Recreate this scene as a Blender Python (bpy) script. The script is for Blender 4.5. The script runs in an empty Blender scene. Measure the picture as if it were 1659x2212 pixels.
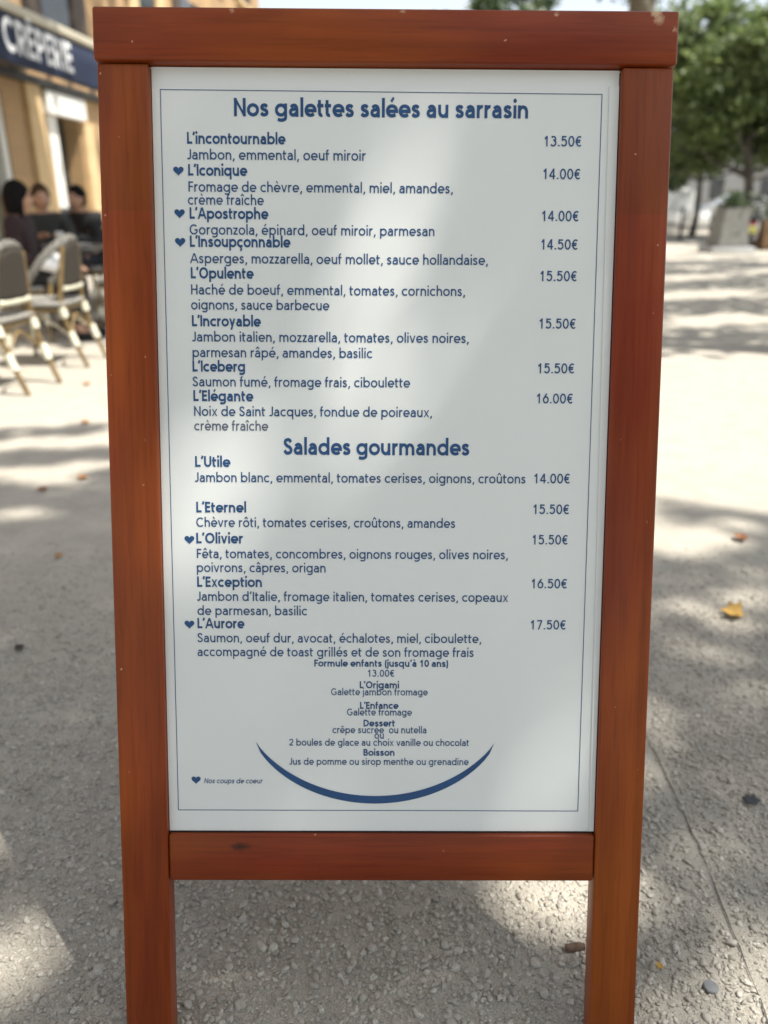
import bpy, bmesh, math, random
import numpy as np
from mathutils import Vector, Matrix, Quaternion

R = math.radians
rng = np.random.default_rng(7)
random.seed(7)
scene = bpy.context.scene
C = scene.collection

# ---------------------------------------------------------------- camera
CAM_H, PITCH = 1.12, 22.0
cam = bpy.data.cameras.new("camera")
cam.sensor_fit = 'VERTICAL'
cam.sensor_height = 36.0
cam.lens = 36.0 * 1662.0 / 2212.0
cam.clip_start, cam.clip_end = 0.05, 900.0
cam.dof.use_dof = True
cam.dof.focus_distance = 1.03
cam.dof.aperture_fstop = 27.05 / 10.0
cam.dof.aperture_blades = 0
cam_o = bpy.data.objects.new("camera", cam)
C.objects.link(cam_o)
cam_o.location = (0, 0, CAM_H)
cam_o.rotation_euler = (R(90 - PITCH), 0, 0)
scene.camera = cam_o

# ---------------------------------------------------------------- sky, sun, exposure
SUN = Vector((0.406, -0.179, 0.896)).normalized()
world = bpy.data.worlds.new("World")
scene.world = world
world.use_nodes = True
wn = world.node_tree
bg = wn.nodes['Background']
sky = wn.nodes.new('ShaderNodeTexSky')
sky.sky_type = 'NISHITA'
sky.sun_disc = False
sky.sun_elevation = math.asin(SUN.z)
sky.sun_rotation = math.atan2(SUN.x, SUN.y)
sky.air_density = 1.0
sky.dust_density = 1.2
sky.ozone_density = 1.0
hsv = wn.nodes.new('ShaderNodeHueSaturation')
hsv.inputs['Saturation'].default_value = 0.4
wn.links.new(sky.outputs[0], hsv.inputs['Color'])
wn.links.new(hsv.outputs[0], bg.inputs['Color'])
bg.inputs['Strength'].default_value = 0.125

sun_l = bpy.data.lights.new("sun", 'SUN')
sun_l.energy = 4.4
sun_l.angle = R(0.55)
sun_l.color = (1.0, 0.95, 0.86)
sun_o = bpy.data.objects.new("sun", sun_l)
C.objects.link(sun_o)
sun_o.rotation_euler = SUN.to_track_quat('Z', 'Y').to_euler()
sun_o.location = SUN * 30

scene.view_settings.view_transform = 'Standard'
scene.view_settings.look = 'None'
scene.view_settings.gamma = 1.0
scene.view_settings.use_curve_mapping = False
scene.view_settings.exposure = 0.92
scene.cycles.max_bounces = 8
scene.cycles.diffuse_bounces = 4
scene.cycles.transparent_max_bounces = 8
scene.cycles.use_denoising = True

# ---------------------------------------------------------------- helpers
def tag(o, label=None, cat=None, group=None, kind=None):
    if label: o['label'] = label
    if cat: o['category'] = cat
    if group: o['group'] = group
    if kind: o['kind'] = kind
    return o

def empty(name, loc=(0, 0, 0), rz=0.0, parent=None):
    o = bpy.data.objects.new(name, None)
    C.objects.link(o)
    o.location = loc
    o.rotation_euler = (0, 0, rz)
    o.empty_display_size = 0.2
    if parent: o.parent = parent
    return o

def link(name, me, m=None, parent=None, smooth=False):
    if m is not None:
        me.materials.clear()
        me.materials.append(m)
    if smooth:
        me.polygons.foreach_set('use_smooth', [True] * len(me.polygons))
    o = bpy.data.objects.new(name, me)
    C.objects.link(o)
    if parent: o.parent = parent
    return o

def children(o):
    return [c for c in list(C.objects) if c.parent == o]

def copy_tree(o, parent=None):
    c = o.copy()
    C.objects.link(c)
    if parent is not None: c.parent = parent
    for ch in list(o.children):
        copy_tree(ch, c)
    return c

def mesh_np(name, verts, k, count, attr=None):
    """count faces with k own vertices each, laid out in order."""
    me = bpy.data.meshes.new(name)
    n = len(verts)
    me.vertices.add(n)
    me.vertices.foreach_set('co', np.asarray(verts, dtype=np.float32).ravel())
    me.loops.add(n)
    me.loops.foreach_set('vertex_index', np.arange(n, dtype=np.int32))
    me.polygons.add(count)
    me.polygons.foreach_set('loop_start', np.arange(count, dtype=np.int32) * k)
    me.polygons.foreach_set('loop_total', np.full(count, k, dtype=np.int32))
    me.update(calc_edges=True)
    if attr is not None:
        a = me.attributes.new('tone', 'FLOAT', 'POINT')
        a.data.foreach_set('value', np.repeat(attr, k).astype(np.float32))
    return me

class MB:
    """collects shapes and links them as one mesh object"""
    def __init__(s): s.bm = bmesh.new()
    def box(s, c, size, rot=None, bevel=0.0, seg=2):
        b = bmesh.new()
        bmesh.ops.create_cube(b, size=1.0)
        bmesh.ops.scale(b, vec=size, verts=b.verts)
        if bevel > 0:
            bmesh.ops.bevel(b, geom=b.edges[:], offset=bevel, segments=seg, affect='EDGES', profile=0.5)
        M = Matrix.Translation(c) @ (rot.to_4x4() if rot is not None else Matrix.Identity(4))
        bmesh.ops.transform(b, matrix=M, verts=b.verts)
        return s.merge(b)
    def merge(s, b):
        me = bpy.data.meshes.new('tmp')
        b.to_mesh(me); b.free()
        s.bm.from_mesh(me)
        bpy.data.meshes.remove(me)
        return s
    def tube(s, pts, rad, sides=10, flat=None, caps=True):
        pts = [Vector(p) for p in pts]
        n = len(pts)
        rads = rad if isinstance(rad, (list, tuple)) else [rad] * n
        rings = []
        ref = None
        for i, p in enumerate(pts):
            t = (pts[min(i + 1, n - 1)] - pts[max(i - 1, 0)]).normalized()
            if ref is None:
                ref = Vector((0, 0, 1)) if abs(t.z) < 0.9 else Vector((1, 0, 0))
            a = (ref - t * ref.dot(t)).normalized()
            ref = a
            b = t.cross(a)
            fa, fb = flat if flat else (1, 1)
            rings.append([s.bm.verts.new(p + a * (math.cos(2 * math.pi * j / sides) * rads[i] * fa)
                                         + b * (math.sin(2 * math.pi * j / sides) * rads[i] * fb)) for j in range(sides)])
        for i in range(n - 1):
            for j in range(sides):
                s.bm.faces.new((rings[i][j], rings[i][(j + 1) % sides], rings[i + 1][(j + 1) % sides], rings[i + 1][j]))
        if caps:
            s.bm.faces.new(rings[0][::-1]); s.bm.faces.new(rings[-1])
        return s
    def lathe(s, prof, seg=24, c=(0, 0, 0)):
        c = Vector(c)
        rings = []
        for r, z in prof:
            rings.append([s.bm.verts.new(c + Vector((r * math.cos(2 * math.pi * j / seg), r * math.sin(2 * math.pi * j / seg), z))) for j in range(seg)])
        for i in range(len(rings) - 1):
            for j in range(seg):
                s.bm.faces.new((rings[i][j], rings[i][(j + 1) % seg], rings[i + 1][(j + 1) % seg], rings[i + 1][j]))
        s.bm.faces.new(rings[0][::-1]); s.bm.faces.new(rings[-1])
        return s
    def prism(s, poly, depth, M=None):
        """poly in the xz plane, extruded along y by +-depth/2"""
        M = M or Matrix.Identity(4)
        a = [s.bm.verts.new(M @ Vector((x, -depth / 2, z))) for x, z in poly]
        b = [s.bm.verts.new(M @ Vector((x, depth / 2, z))) for x, z in poly]
        s.bm.faces.new(a); s.bm.faces.new(b[::-1])
        n = len(poly)
        for i in range(n):
            s.bm.faces.new((a[i], b[i], b[(i + 1) % n], a[(i + 1) % n]))
        return s
    def ball(s, c, r, scale=(1, 1, 1), sub=2):
        b = bmesh.new()
        bmesh.ops.create_icosphere(b, subdivisions=sub, radius=r)
        bmesh.ops.scale(b, vec=scale, verts=b.verts)
        bmesh.ops.translate(b, vec=c, verts=b.verts)
        return s.merge(b)
    def build(s, name, m, parent=None, smooth=False):
        bmesh.ops.recalc_face_normals(s.bm, faces=s.bm.faces)
        me = bpy.data.meshes.new(name)
        s.bm.to_mesh(me); s.bm.free()
        o = link(name, me, m, parent, smooth)
        if smooth:
            try: me.set_sharp_from_angle(angle=R(40))
            except Exception: pass
        return o

# ---------------------------------------------------------------- materials
def new_mat(name):
    m = bpy.data.materials.new(name)
    m.use_nodes = True
    return m, m.node_tree, m.node_tree.nodes['Principled BSDF']

def node(t, kind, **kw):
    n = t.nodes.new(kind)
    for k, v in kw.items():
        if hasattr(n, k): setattr(n, k, v)
        else: n.inputs[k].default_value = v
    return n

def mixc(t, fac, a, b):
    n = t.nodes.new('ShaderNodeMix'); n.data_type = 'RGBA'
    for key, v in ((0, fac), (6, a), (7, b)):
        if hasattr(v, 'node'): t.links.new(v, n.inputs[key])
        elif isinstance(v, (int, float)): n.inputs[key].default_value = v
        else: n.inputs[key].default_value = (*v, 1)
    return n.outputs[2]

def ramp(t, src, p0, p1, c0=(0, 0, 0), c1=(1, 1, 1)):
    n = t.nodes.new('ShaderNodeValToRGB')
    e = n.color_ramp.elements
    e[0].position, e[1].position = p0, p1
    e[0].color, e[1].color = (*c0, 1), (*c1, 1)
    t.links.new(src, n.inputs[0])
    return n.outputs[0]

def objco(t, scale=(1, 1, 1)):
    tc = t.nodes.new('ShaderNodeTexCoord')
    mp = t.nodes.new('ShaderNodeMapping')
    mp.inputs['Scale'].default_value = scale
    t.links.new(tc.outputs['Object'], mp.inputs[0])
    return mp.outputs[0]

def noise(t, vec, scale, detail=4, rough=0.55):
    n = t.nodes.new('ShaderNodeTexNoise')
    n.inputs['Scale'].default_value = scale
    n.inputs['Detail'].default_value = detail
    n.inputs['Roughness'].default_value = rough
    t.links.new(vec, n.inputs['Vector'])
    return n.outputs['Fac']

def bump(t, bs, h, strength, dist):
    b = t.nodes.new('ShaderNodeBump')
    b.inputs['Strength'].default_value = strength
    b.inputs['Distance'].default_value = dist
    t.links.new(h, b.inputs['Height'])
    t.links.new(b.outputs[0], bs.inputs['Normal'])
    return b

def simple(name, col, rough=0.6, var=0.25, scale=12.0, metal=0.0, bstr=0.0, coat=0.0, spec=0.5):
    m, t, bs = new_mat(name)
    v = noise(t, objco(t), scale)
    c = mixc(t, ramp(t, v, 0.3, 0.7), [x * (1 - var) for x in col], [min(1, x * (1 + var)) for x in col])
    t.links.new(c, bs.inputs['Base Color'])
    bs.inputs['Roughness'].default_value = rough
    bs.inputs['Metallic'].default_value = metal
    bs.inputs['Coat Weight'].default_value = coat
    bs.inputs['Specular IOR Level'].default_value = spec
    if bstr: bump(t, bs, v, bstr, 0.01)
    return m

def wood_mat(name, axis, chip=None, knot=None, splice=None):
    m, t, bs = new_mat(name)
    s = {'z': (55, 55, 2.2), 'x': (2.2, 55, 55)}[axis]
    s2 = {'z': (5, 5, 1.6), 'x': (1.6, 5, 5)}[axis]
    g = noise(t, objco(t, s), 1.0, 6, 0.6)
    g2 = noise(t, objco(t, [x * 4 for x in s]), 1.0, 3, 0.6)
    b = noise(t, objco(t, s2), 1.0, 3)
    w = t.nodes.new('ShaderNodeTexWave')
    w.bands_direction = 'X' if axis == 'z' else 'Z'
    w.inputs['Scale'].default_value = 6.0
    w.inputs['Distortion'].default_value = 9.0
    w.inputs['Detail'].default_value = 3.0
    w.inputs['Detail Scale'].default_value = 0.6
    t.links.new(objco(t, {'z': (1, 1, 0.12), 'x': (0.12, 1, 1)}[axis]), w.inputs['Vector'])
    c = mixc(t, ramp(t, b, 0.35, 0.68), (0.205, 0.029, 0.0075), (0.315, 0.074, 0.0095))
    mlt = t.nodes.new('ShaderNodeMix'); mlt.data_type = 'RGBA'; mlt.blend_type = 'MULTIPLY'
    mlt.inputs[0].default_value = 0.25
    t.links.new(c, mlt.inputs[6])
    t.links.new(ramp(t, g, 0.36, 0.6, (0.42, 0.36, 0.34), (1, 1, 1)), mlt.inputs[7])
    ml2 = t.nodes.new('ShaderNodeMix'); ml2.data_type = 'RGBA'; ml2.blend_type = 'MULTIPLY'
    ml2.inputs[0].default_value = 0.22
    t.links.new(mlt.outputs[2], ml2.inputs[6])
    t.links.new(ramp(t, w.outputs['Fac'], 0.0, 0.35, (0.45, 0.4, 0.4), (1, 1, 1)), ml2.inputs[7])
    ml3 = t.nodes.new('ShaderNodeMix'); ml3.data_type = 'RGBA'; ml3.blend_type = 'MULTIPLY'
    ml3.inputs[0].default_value = 0.35
    t.links.new(ml2.outputs[2], ml3.inputs[6])
    t.links.new(ramp(t, g2, 0.3, 0.5, (0.5, 0.45, 0.45), (1, 1, 1)), ml3.inputs[7])
    # small pale nicks in the varnish
    v = t.nodes.new('ShaderNodeTexVoronoi')
    v.inputs['Scale'].default_value = 34.0
    ob = objco(t, (1.0, 1.0, 1.0))
    dn = t.nodes.new('ShaderNodeTexNoise'); dn.inputs['Scale'].default_value = 240
    t.links.new(ob, dn.inputs['Vector'])
    ad = t.nodes.new('ShaderNodeVectorMath'); ad.operation = 'MULTIPLY_ADD'
    t.links.new(dn.outputs['Color'], ad.inputs[0]); ad.inputs[1].default_value = (0.008, 0.008, 0.008)
    t.links.new(ob, ad.inputs[2])
    t.links.new(ad.outputs[0], v.inputs['Vector'])
    nick = ramp(t, v.outputs['Distance'], 0.03, 0.05, (1, 1, 1), (0, 0, 0))
    sparse = ramp(t, noise(t, ob, 5.0, 2), 0.42, 0.52)
    nm = t.nodes.new('ShaderNodeMath'); nm.operation = 'MULTIPLY'
    t.links.new(nick, nm.inputs[0]); t.links.new(sparse, nm.inputs[1])
    last = nm.outputs[0]
    for (p, r) in (chip or []):
        dist = t.nodes.new('ShaderNodeVectorMath'); dist.operation = 'DISTANCE'
        t.links.new(ad.outputs[0], dist.inputs[0]); dist.inputs[1].default_value = (p[0] + .004, p[1] + .004, p[2] + .004)
        k = ramp(t, dist.outputs['Value'], r * 0.8, r, (1, 1, 1), (0, 0, 0))
        mx = t.nodes.new('ShaderNodeMath'); mx.operation = 'MAXIMUM'
        t.links.new(last, mx.inputs[0]); t.links.new(k, mx.inputs[1])
        last = mx.outputs[0]
    base = ml3.outputs[2]
    if splice is not None:          # a finger joint: the wood above it is a different, browner piece
        sx = t.nodes.new('ShaderNodeSeparateXYZ'); t.links.new(ob, sx.inputs[0])
        gt = t.nodes.new('ShaderNodeMath'); gt.operation = 'GREATER_THAN'; gt.inputs[1].default_value = splice
        t.links.new(sx.outputs['Z'], gt.inputs[0])
        mu = t.nodes.new('ShaderNodeMix'); mu.data_type = 'RGBA'; mu.blend_type = 'MULTIPLY'
        t.links.new(gt.outputs[0], mu.inputs[0]); t.links.new(base, mu.inputs[6]); mu.inputs[7].default_value = (0.88, 1.0, 0.85, 1)
        base = mu.outputs[2]
    if knot is not None:
        st = t.nodes.new('ShaderNodeVectorMath'); st.operation = 'SUBTRACT'; st.inputs[1].default_value = (knot[0] + .004, knot[1], knot[2] + .004)
        t.links.new(ad.outputs[0], st.inputs[0])
        sc_ = t.nodes.new('ShaderNodeVectorMath'); sc_.operation = 'MULTIPLY'; sc_.inputs[1].default_value = (0.45, 0.0, 1.0)
        t.links.new(st.outputs[0], sc_.inputs[0])
        ln = t.nodes.new('ShaderNodeVectorMath'); ln.operation = 'LENGTH'; t.links.new(sc_.outputs[0], ln.inputs[0])
        base = mixc(t, ramp(t, ln.outputs['Value'], 0.003, 0.006, (0.85,) * 3, (0, 0, 0)), base, (0.022, 0.008, 0.005))
    col = mixc(t, last, base, (0.52, 0.33, 0.2))
    t.links.new(col, bs.inputs['Base Color'])
    t.links.new(ramp(t, g, 0.3, 0.7, (0.33, 0.33, 0.33), (0.45, 0.45, 0.45)), bs.inputs['Roughness'])
    bs.inputs['Coat Weight'].default_value = 0.10
    bs.inputs['Specular IOR Level'].default_value = 0.22
    bs.inputs['Coat Roughness'].default_value = 0.25
    hh = t.nodes.new('ShaderNodeMath'); hh.operation = 'SUBTRACT'
    t.links.new(g2, hh.inputs[0]); t.links.new(last, hh.inputs[1])
    bump(t, bs, hh.outputs[0], 0.12, 0.002)
    return m

def leaf_mat(name, lo, hi, trans=0.35):
    m, t, bs = new_mat(name)
    a = t.nodes.new('ShaderNodeAttribute'); a.attribute_name = 'tone'
    c = mixc(t, a.outputs['Fac'], lo, hi)
    t.links.new(c, bs.inputs['Base Color'])
    bs.inputs['Roughness'].default_value = 0.5
    tr = t.nodes.new('ShaderNodeBsdfTranslucent')
    t.links.new(mixc(t, a.outputs['Fac'], [x * 1.5 for x in lo], [x * 1.6 for x in hi]), tr.inputs['Color'])
    mx = t.nodes.new('ShaderNodeMixShader'); mx.inputs[0].default_value = trans
    t.links.new(bs.outputs[0], mx.inputs[1]); t.links.new(tr.outputs[0], mx.inputs[2])
    t.links.new(mx.outputs[0], t.nodes['Material Output'].inputs['Surface'])
    return m

def glass_mat(name, col, rough=0.12):
    m = simple(name, col, rough, 0.3, 1.5, spec=0.6)
    return m

M = {}
M['wood_z'] = wood_mat('varnished_wood_upright', 'z', splice=1.152)
M['wood_x'] = wood_mat('varnished_wood_rail', 'x', knot=(-0.195, 0, 0.3045), chip=[((0.333, -0.0045, 1.3915), 0.0062), ((0.337, -0.0045, 1.384), 0.0045), ((-0.19, -0.0045, 1.390), 0.003), ((0.357, -0.0045, 1.372), 0.003), ((0.02, -0.0045, 1.391), 0.0032), ((0.21, -0.0045, 1.3885), 0.0028)])
M['gap'] = simple('dark_joint', (0.02, 0.01, 0.008), 0.8)

def panel_mat(name, col, rough):
    m, t, bs = new_mat(name)
    o = objco(t)
    n1 = noise(t, o, 3.0, 3)
    c = mixc(t, ramp(t, n1, 0.35, 0.7), [x * 0.97 for x in col], col)
    t.links.new(c, bs.inputs['Base Color'])
    t.links.new(ramp(t, n1, 0.3, 0.7, (rough * .9,) * 3, (rough * 1.15,) * 3), bs.inputs['Roughness'])
    bump(t, bs, noise(t, o, 3.5, 2), 0.12, 0.01)
    return m
M['poster'] = panel_mat('white_poster', (0.755, 0.78, 0.77), 0.40)
M['backing'] = panel_mat('white_backing', (0.735, 0.76, 0.75), 0.45)
M['ink'] = simple('blue_ink', (0.011, 0.066, 0.19), 0.5, 0.12, 30)
M['ink_grey'] = simple('faded_ink', (0.09, 0.105, 0.17), 0.5, 0.1, 30)

# ---------------------------------------------------------------- ground
def ground_mat():
    m, t, bs = new_mat('exposed_aggregate')
    o = objco(t)
    big = noise(t, o, 0.9, 4)
    mid = noise(t, o, 9.0, 5)
    fine = noise(t, o, 330.0, 4, 0.7)
    v = t.nodes.new('ShaderNodeTexVoronoi'); v.inputs['Scale'].default_value = 70.0
    v.inputs['Randomness'].default_value = 1.0
    t.links.new(o, v.inputs['Vector'])
    ve = t.nodes.new('ShaderNodeTexVoronoi'); ve.feature = 'DISTANCE_TO_EDGE'; ve.inputs['Scale'].default_value = 70.0
    t.links.new(o, ve.inputs['Vector'])
    c = mixc(t, ramp(t, big, 0.3, 0.7), (0.43, 0.40, 0.345), (0.51, 0.48, 0.415))
    c = mixc(t, ramp(t, mid, 0.45, 0.75), c, (0.39, 0.36, 0.31))
    sep = t.nodes.new('ShaderNodeSeparateColor')
    t.links.new(v.outputs['Color'], sep.inputs[0])
    c2 = mixc(t, sep.outputs[0], (0.34, 0.305, 0.25), (0.60, 0.555, 0.475))
    c = mixc(t, 0.22, c, c2)
    c = mixc(t, ramp(t, fine, 0.40, 0.50, (0.62,) * 3, (0, 0, 0)), c, (0.17, 0.145, 0.115))
    t.links.new(c, bs.inputs['Base Color'])
    bs.inputs['Roughness'].default_value = 0.85
    bs.inputs['Specular IOR Level'].default_value = 0.3
    h1 = ramp(t, ve.outputs['Distance'], 0.0, 0.2)
    hm = t.nodes.new('ShaderNodeMath'); hm.operation = 'MULTIPLY_ADD'
    t.links.new(fine, hm.inputs[0]); hm.inputs[1].default_value = 0.9
    hq = t.nodes.new('ShaderNodeMath'); hq.operation = 'MULTIPLY'; hq.inputs[1].default_value = 0.25
    t.links.new(h1, hq.inputs[0]); t.links.new(hq.outputs[0], hm.inputs[2])
    bump(t, bs, hm.outputs[0], 0.9, 0.0035)
    return m
M['ground'] = ground_mat()

gb = bmesh.new()
bmesh.ops.create_grid(gb, x_segments=2, y_segments=2, size=320)
gme = bpy.data.meshes.new('pavement'); gb.to_mesh(gme); gb.free()
tag(link('pavement', gme, M['ground']), 'pale exposed aggregate pavement under the menu board', 'pavement', kind='structure')

M['asphalt'] = simple('asphalt', (0.09, 0.09, 0.092), 0.85, 0.25, 3)
rd = bmesh.new()
bmesh.ops.create_grid(rd, x_segments=1, y_segments=1, size=1)
bmesh.ops.scale(rd, vec=(160, 7, 1), verts=rd.verts)
bmesh.ops.translate(rd, vec=(40, 52, 0.004), verts=rd.verts)
rme = bpy.data.meshes.new('road'); rd.to_mesh(rme); rd.free()
tag(link('road', rme, M['asphalt']), 'grey asphalt street with parked cars beyond the square', 'road', kind='structure')

# pavement joints: a narrow dark groove filled with grit
M['joint'] = simple('joint_grit', (0.10, 0.09, 0.076), 0.95, 0.4, 60)
def joint(name, pts, w, label):
    vs, fs = [], []
    P = []
    for i in range(len(pts) - 1):
        a, b = Vector(pts[i]), Vector(pts[i + 1])
        k = max(2, int((b - a).length / 0.03))
        for j in range(k): P.append(a.lerp(b, j / k))
    P.append(Vector(pts[-1]))
    for i, p in enumerate(P):
        d = (P[min(i + 1, len(P) - 1)] - P[max(i - 1, 0)]).normalized()
        n = Vector((-d.y, d.x))
        ww = w * random.uniform(0.35, 1.0)
        off = n * random.uniform(-0.0018, 0.0018)
        q0, q1 = p + off - n * ww / 2, p + off + n * ww / 2
        vs += [(q0.x, q0.y, 0.0035), (q1.x, q1.y, 0.0035)]
        if i: fs.append((2 * i - 2, 2 * i - 1, 2 * i + 1, 2 * i))
    me = bpy.data.meshes.new(name); me.from_pydata(vs, [], fs)
    tag(link(name, me, M['joint']), label, 'joint', kind='structure')
joint('pavement_joint', [(0.60, 1.9), (0.592, 1.326), (0.588, 1.10), (0.564, 0.767), (0.55, 0.3)], 0.0030, 'thin dark joint line running along the pavement right of the board')
# joint('cross_joint', [(-3.5, 2.17), (3.5, 2.13)], 0.005, 'thin dark joint line running across the pavement behind the board')

# aggregate stones standing proud of the cement
def pebbles():
    ico = bmesh.new(); bmesh.ops.create_icosphere(ico, subdivisions=2, radius=1.0)
    base = np.array([v.co[:] for v in ico.verts]); faces = np.array([[v.index for v in f.verts] for f in ico.faces]); ico.free()
    n = 95000
    x = rng.uniform(-1.5, 1.5, n); y = 0.45 + 2.1 * rng.random(n) ** 1.35
    keep = (rng.random(n) < np.clip((2.5 - y) / 0.9, 0, 1)) & (np.abs(x) < 0.35 + 0.62 * y)
    keep &= np.abs(x - 0.58) > 0.008
    x, y = x[keep], y[keep]; n = len(x)
    r = rng.gamma(3.6, 0.00078, n) + 0.0019
    asp = rng.uniform(0.62, 1.0, n); h = rng.uniform(0.4, 0.66, n)
    ang = rng.uniform(0, 2 * np.pi, n)
    seedv = rng.normal(0, 1, (n, 3, 3))
    nb = len(base)
    B = np.repeat(base[None], n, 0)
    # angular facets: clip by random planes
    for k in range(6):
        d = rng.normal(0, 1, (n, 3)); d[:, 2] *= 0.55; d /= np.linalg.norm(d, axis=1)[:, None]
        lim = rng.uniform(0.34, 0.85, n)
        dot = np.einsum('nij,nj->ni', B, d)
        ex = np.clip(dot - lim[:, None], 0, None)
        B = B - ex[..., None] * d[:, None, :]
    B = B * np.stack([r, r * asp, r * h], -1)[:, None, :]
    tilt = rng.normal(0, 0.2, (n, 2))
    B[..., 2] += B[..., 0] * tilt[:, :1] + B[..., 1] * tilt[:, 1:]
    ca, sa = np.cos(ang)[:, None], np.sin(ang)[:, None]
    X = B[..., 0] * ca - B[..., 1] * sa + x[:, None]
    Y = B[..., 0] * sa + B[..., 1] * ca + y[:, None]
    Z = B[..., 2] + (r * h * rng.uniform(-0.15, 0.45, n))[:, None]
    V = np.stack([X, Y, Z], -1).reshape(-1, 3)
    F = (faces[None] + (np.arange(n) * nb)[:, None, None]).reshape(-1, 3)
    me = bpy.data.meshes.new('pavement_stones')
    me.vertices.add(len(V)); me.vertices.foreach_set('co', V.astype(np.float32).ravel())
    me.loops.add(F.size); me.loops.foreach_set('vertex_index', F.astype(np.int32).ravel())
    me.polygons.add(len(F)); me.polygons.foreach_set('loop_start', np.arange(len(F), dtype=np.int32) * 3)
    me.polygons.foreach_set('loop_total', np.full(len(F), 3, dtype=np.int32))
    me.update(calc_edges=True)
    a = me.attributes.new('tone', 'FLOAT', 'POINT')
    a.data.foreach_set('value', np.repeat(rng.beta(1.6, 1.7, n), nb).astype(np.float32))
    m, t, bs = new_mat('aggregate_stone')
    at = t.nodes.new('ShaderNodeAttribute'); at.attribute_name = 'tone'
    c = ramp(t, at.outputs['Fac'], 0.05, 0.95, (0.23, 0.21, 0.18), (0.58, 0.55, 0.49))
    c = mixc(t, ramp(t, noise(t, objco(t), 330, 4), 0.4, 0.62), c, (0.37, 0.34, 0.29))
    t.links.new(c, bs.inputs['Base Color'])
    bs.inputs['Roughness'].default_value = 0.7
    bump(t, bs, noise(t, objco(t), 500, 3), 0.25, 0.0008)
    o = link('pavement_stones', me, m, smooth=False)
    tag(o, 'beige aggregate stones set in the pavement surface around the board', 'stones', kind='stuff')
pebbles()

# ---------------------------------------------------------------- menu board
B_O = Vector((0.0025, 1.097, 1.2787))
lean, yaw, rip = R(16.158), R(0.335), R(-0.396)
Xa = Vector((math.cos(yaw), math.sin(yaw), 0)); n0 = Vector((-math.sin(yaw), math.cos(yaw), 0))
Va = math.cos(lean) * Vector((0, 0, 1)) + math.sin(lean) * n0
BX = math.cos(rip) * Xa + math.sin(rip) * Va
BV = math.cos(rip) * Va - math.sin(rip) * Xa
BN = BX.cross(BV)              # towards the viewer is -local y
LEG = B_O.z / BV.z             # slant length from the foot up to the rail line
foot = B_O - BV * LEG
board = empty('menu_board')
board.matrix_world = Matrix.Translation(foot) @ Matrix((BX, -BN, BV)).transposed().to_4x4()
tag(board, 'large red brown wooden A-frame menu board standing on the pavement', 'menu board')
W, WI, HP, HR, HT, WT = 0.7195, 0.591, 1.010, 1.0775, 0.0631, 0.7245
PW = (W - WI) / 2
T = 0.032
def bz(v): return LEG + v      # local height of a point v along the board (0 at the top rail's underside)

for s in (-1, 1):
    b = MB()
    b.box((s * (W - PW) / 2, T / 2, (LEG - 0.0025) / 2 + 0.0015), (PW, T, LEG - 0.004), bevel=0.0028, seg=3)
    b.build('post', M['wood_z'], board, True)
    MB().box((s * (W - PW) / 2, T / 2, 0.004), (PW * 0.8, T * 0.8, 0.006)).build('foot_pad', M['gap'], board)
b = MB(); b.box((0, T / 2 - 0.0015, bz(HT / 2)), (WT, T + 0.006, HT), bevel=0.0035, seg=3)
b.build('top_rail', M['wood_x'], board, True)
b = MB(); b.box((0, T / 2 + 0.0005, bz(-(HP + HR) / 2)), (WI - 0.0016, T - 0.003, HR - HP), bevel=0.004, seg=3)
b.build('bottom_rail', M['wood_x'], board, True)
# thin dark line where the rail meets the top of the panel
REC = 0.011
b = MB(); b.box((0, REC + 0.006, bz(-HP / 2)), (WI + 0.004, 0.004, HP + 0.006)); b.build('backing_panel', M['backing'], board)
# poster sheet lying on the backing, its right edge a little short of the post
pr0, pr1 = WI / 2 - 0.0115, WI / 2 - 0.0065
pv = [(-WI / 2 + 0.0008, bz(-0.0015)), (WI / 2 - 0.001, bz(-0.0015)), (WI / 2 - 0.001, bz(-HP + 0.002)), (-WI / 2 + 0.0008, bz(-HP + 0.002))]
b = MB(); b.prism(pv, 0.0012, Matrix.Translation((0, REC, 0)))
poster = b.build('poster', M['poster'], board)
# clear cover strip along the right edge
b = MB()
b.prism([(WI / 2 - 0.0135, bz(-0.021)), (WI / 2 - 0.0012, bz(-0.021)), (WI / 2 - 0.0012, bz(-HP + 0.003)), (WI / 2 - 0.0075, bz(-HP + 0.003))], 0.0018, Matrix.Translation((0, REC - 0.0018, 0)))
b.build('edge_strip', M['backing'], board)
# dark seam under the poster
b = MB(); b.box((0, REC - 0.0005, bz(-HP + 0.0006)), (WI - 0.002, 0.003, 0.0016)); b.build('seam', M['gap'], board)

# --- lettering; measured positions are turned into board coordinates in metres
FPX = 1662.0
def cam_ray(u, v):
    x, y = (u - 829.5) / FPX, (v - 1106.0) / FPX
    p = R(PITCH)
    return Vector((x, math.cos(p) - y * math.sin(p), -math.sin(p) - y * math.cos(p)))
def on_board(u, v):
    r = cam_ray(u, v); c = Vector((0, 0, CAM_H))
    o = B_O + BN * -REC
    k = (o - c).dot(BN) / r.dot(BN)
    d = c + r * k - B_O
    return d.dot(BX), d.dot(BV)
OFFS = {'A': 162.0, 'B': 696.6, 'C': 1215.0}
def bp(blk, x, y): return on_board(324 + x * 0.625, OFFS[blk] + y * 0.625)

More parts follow.
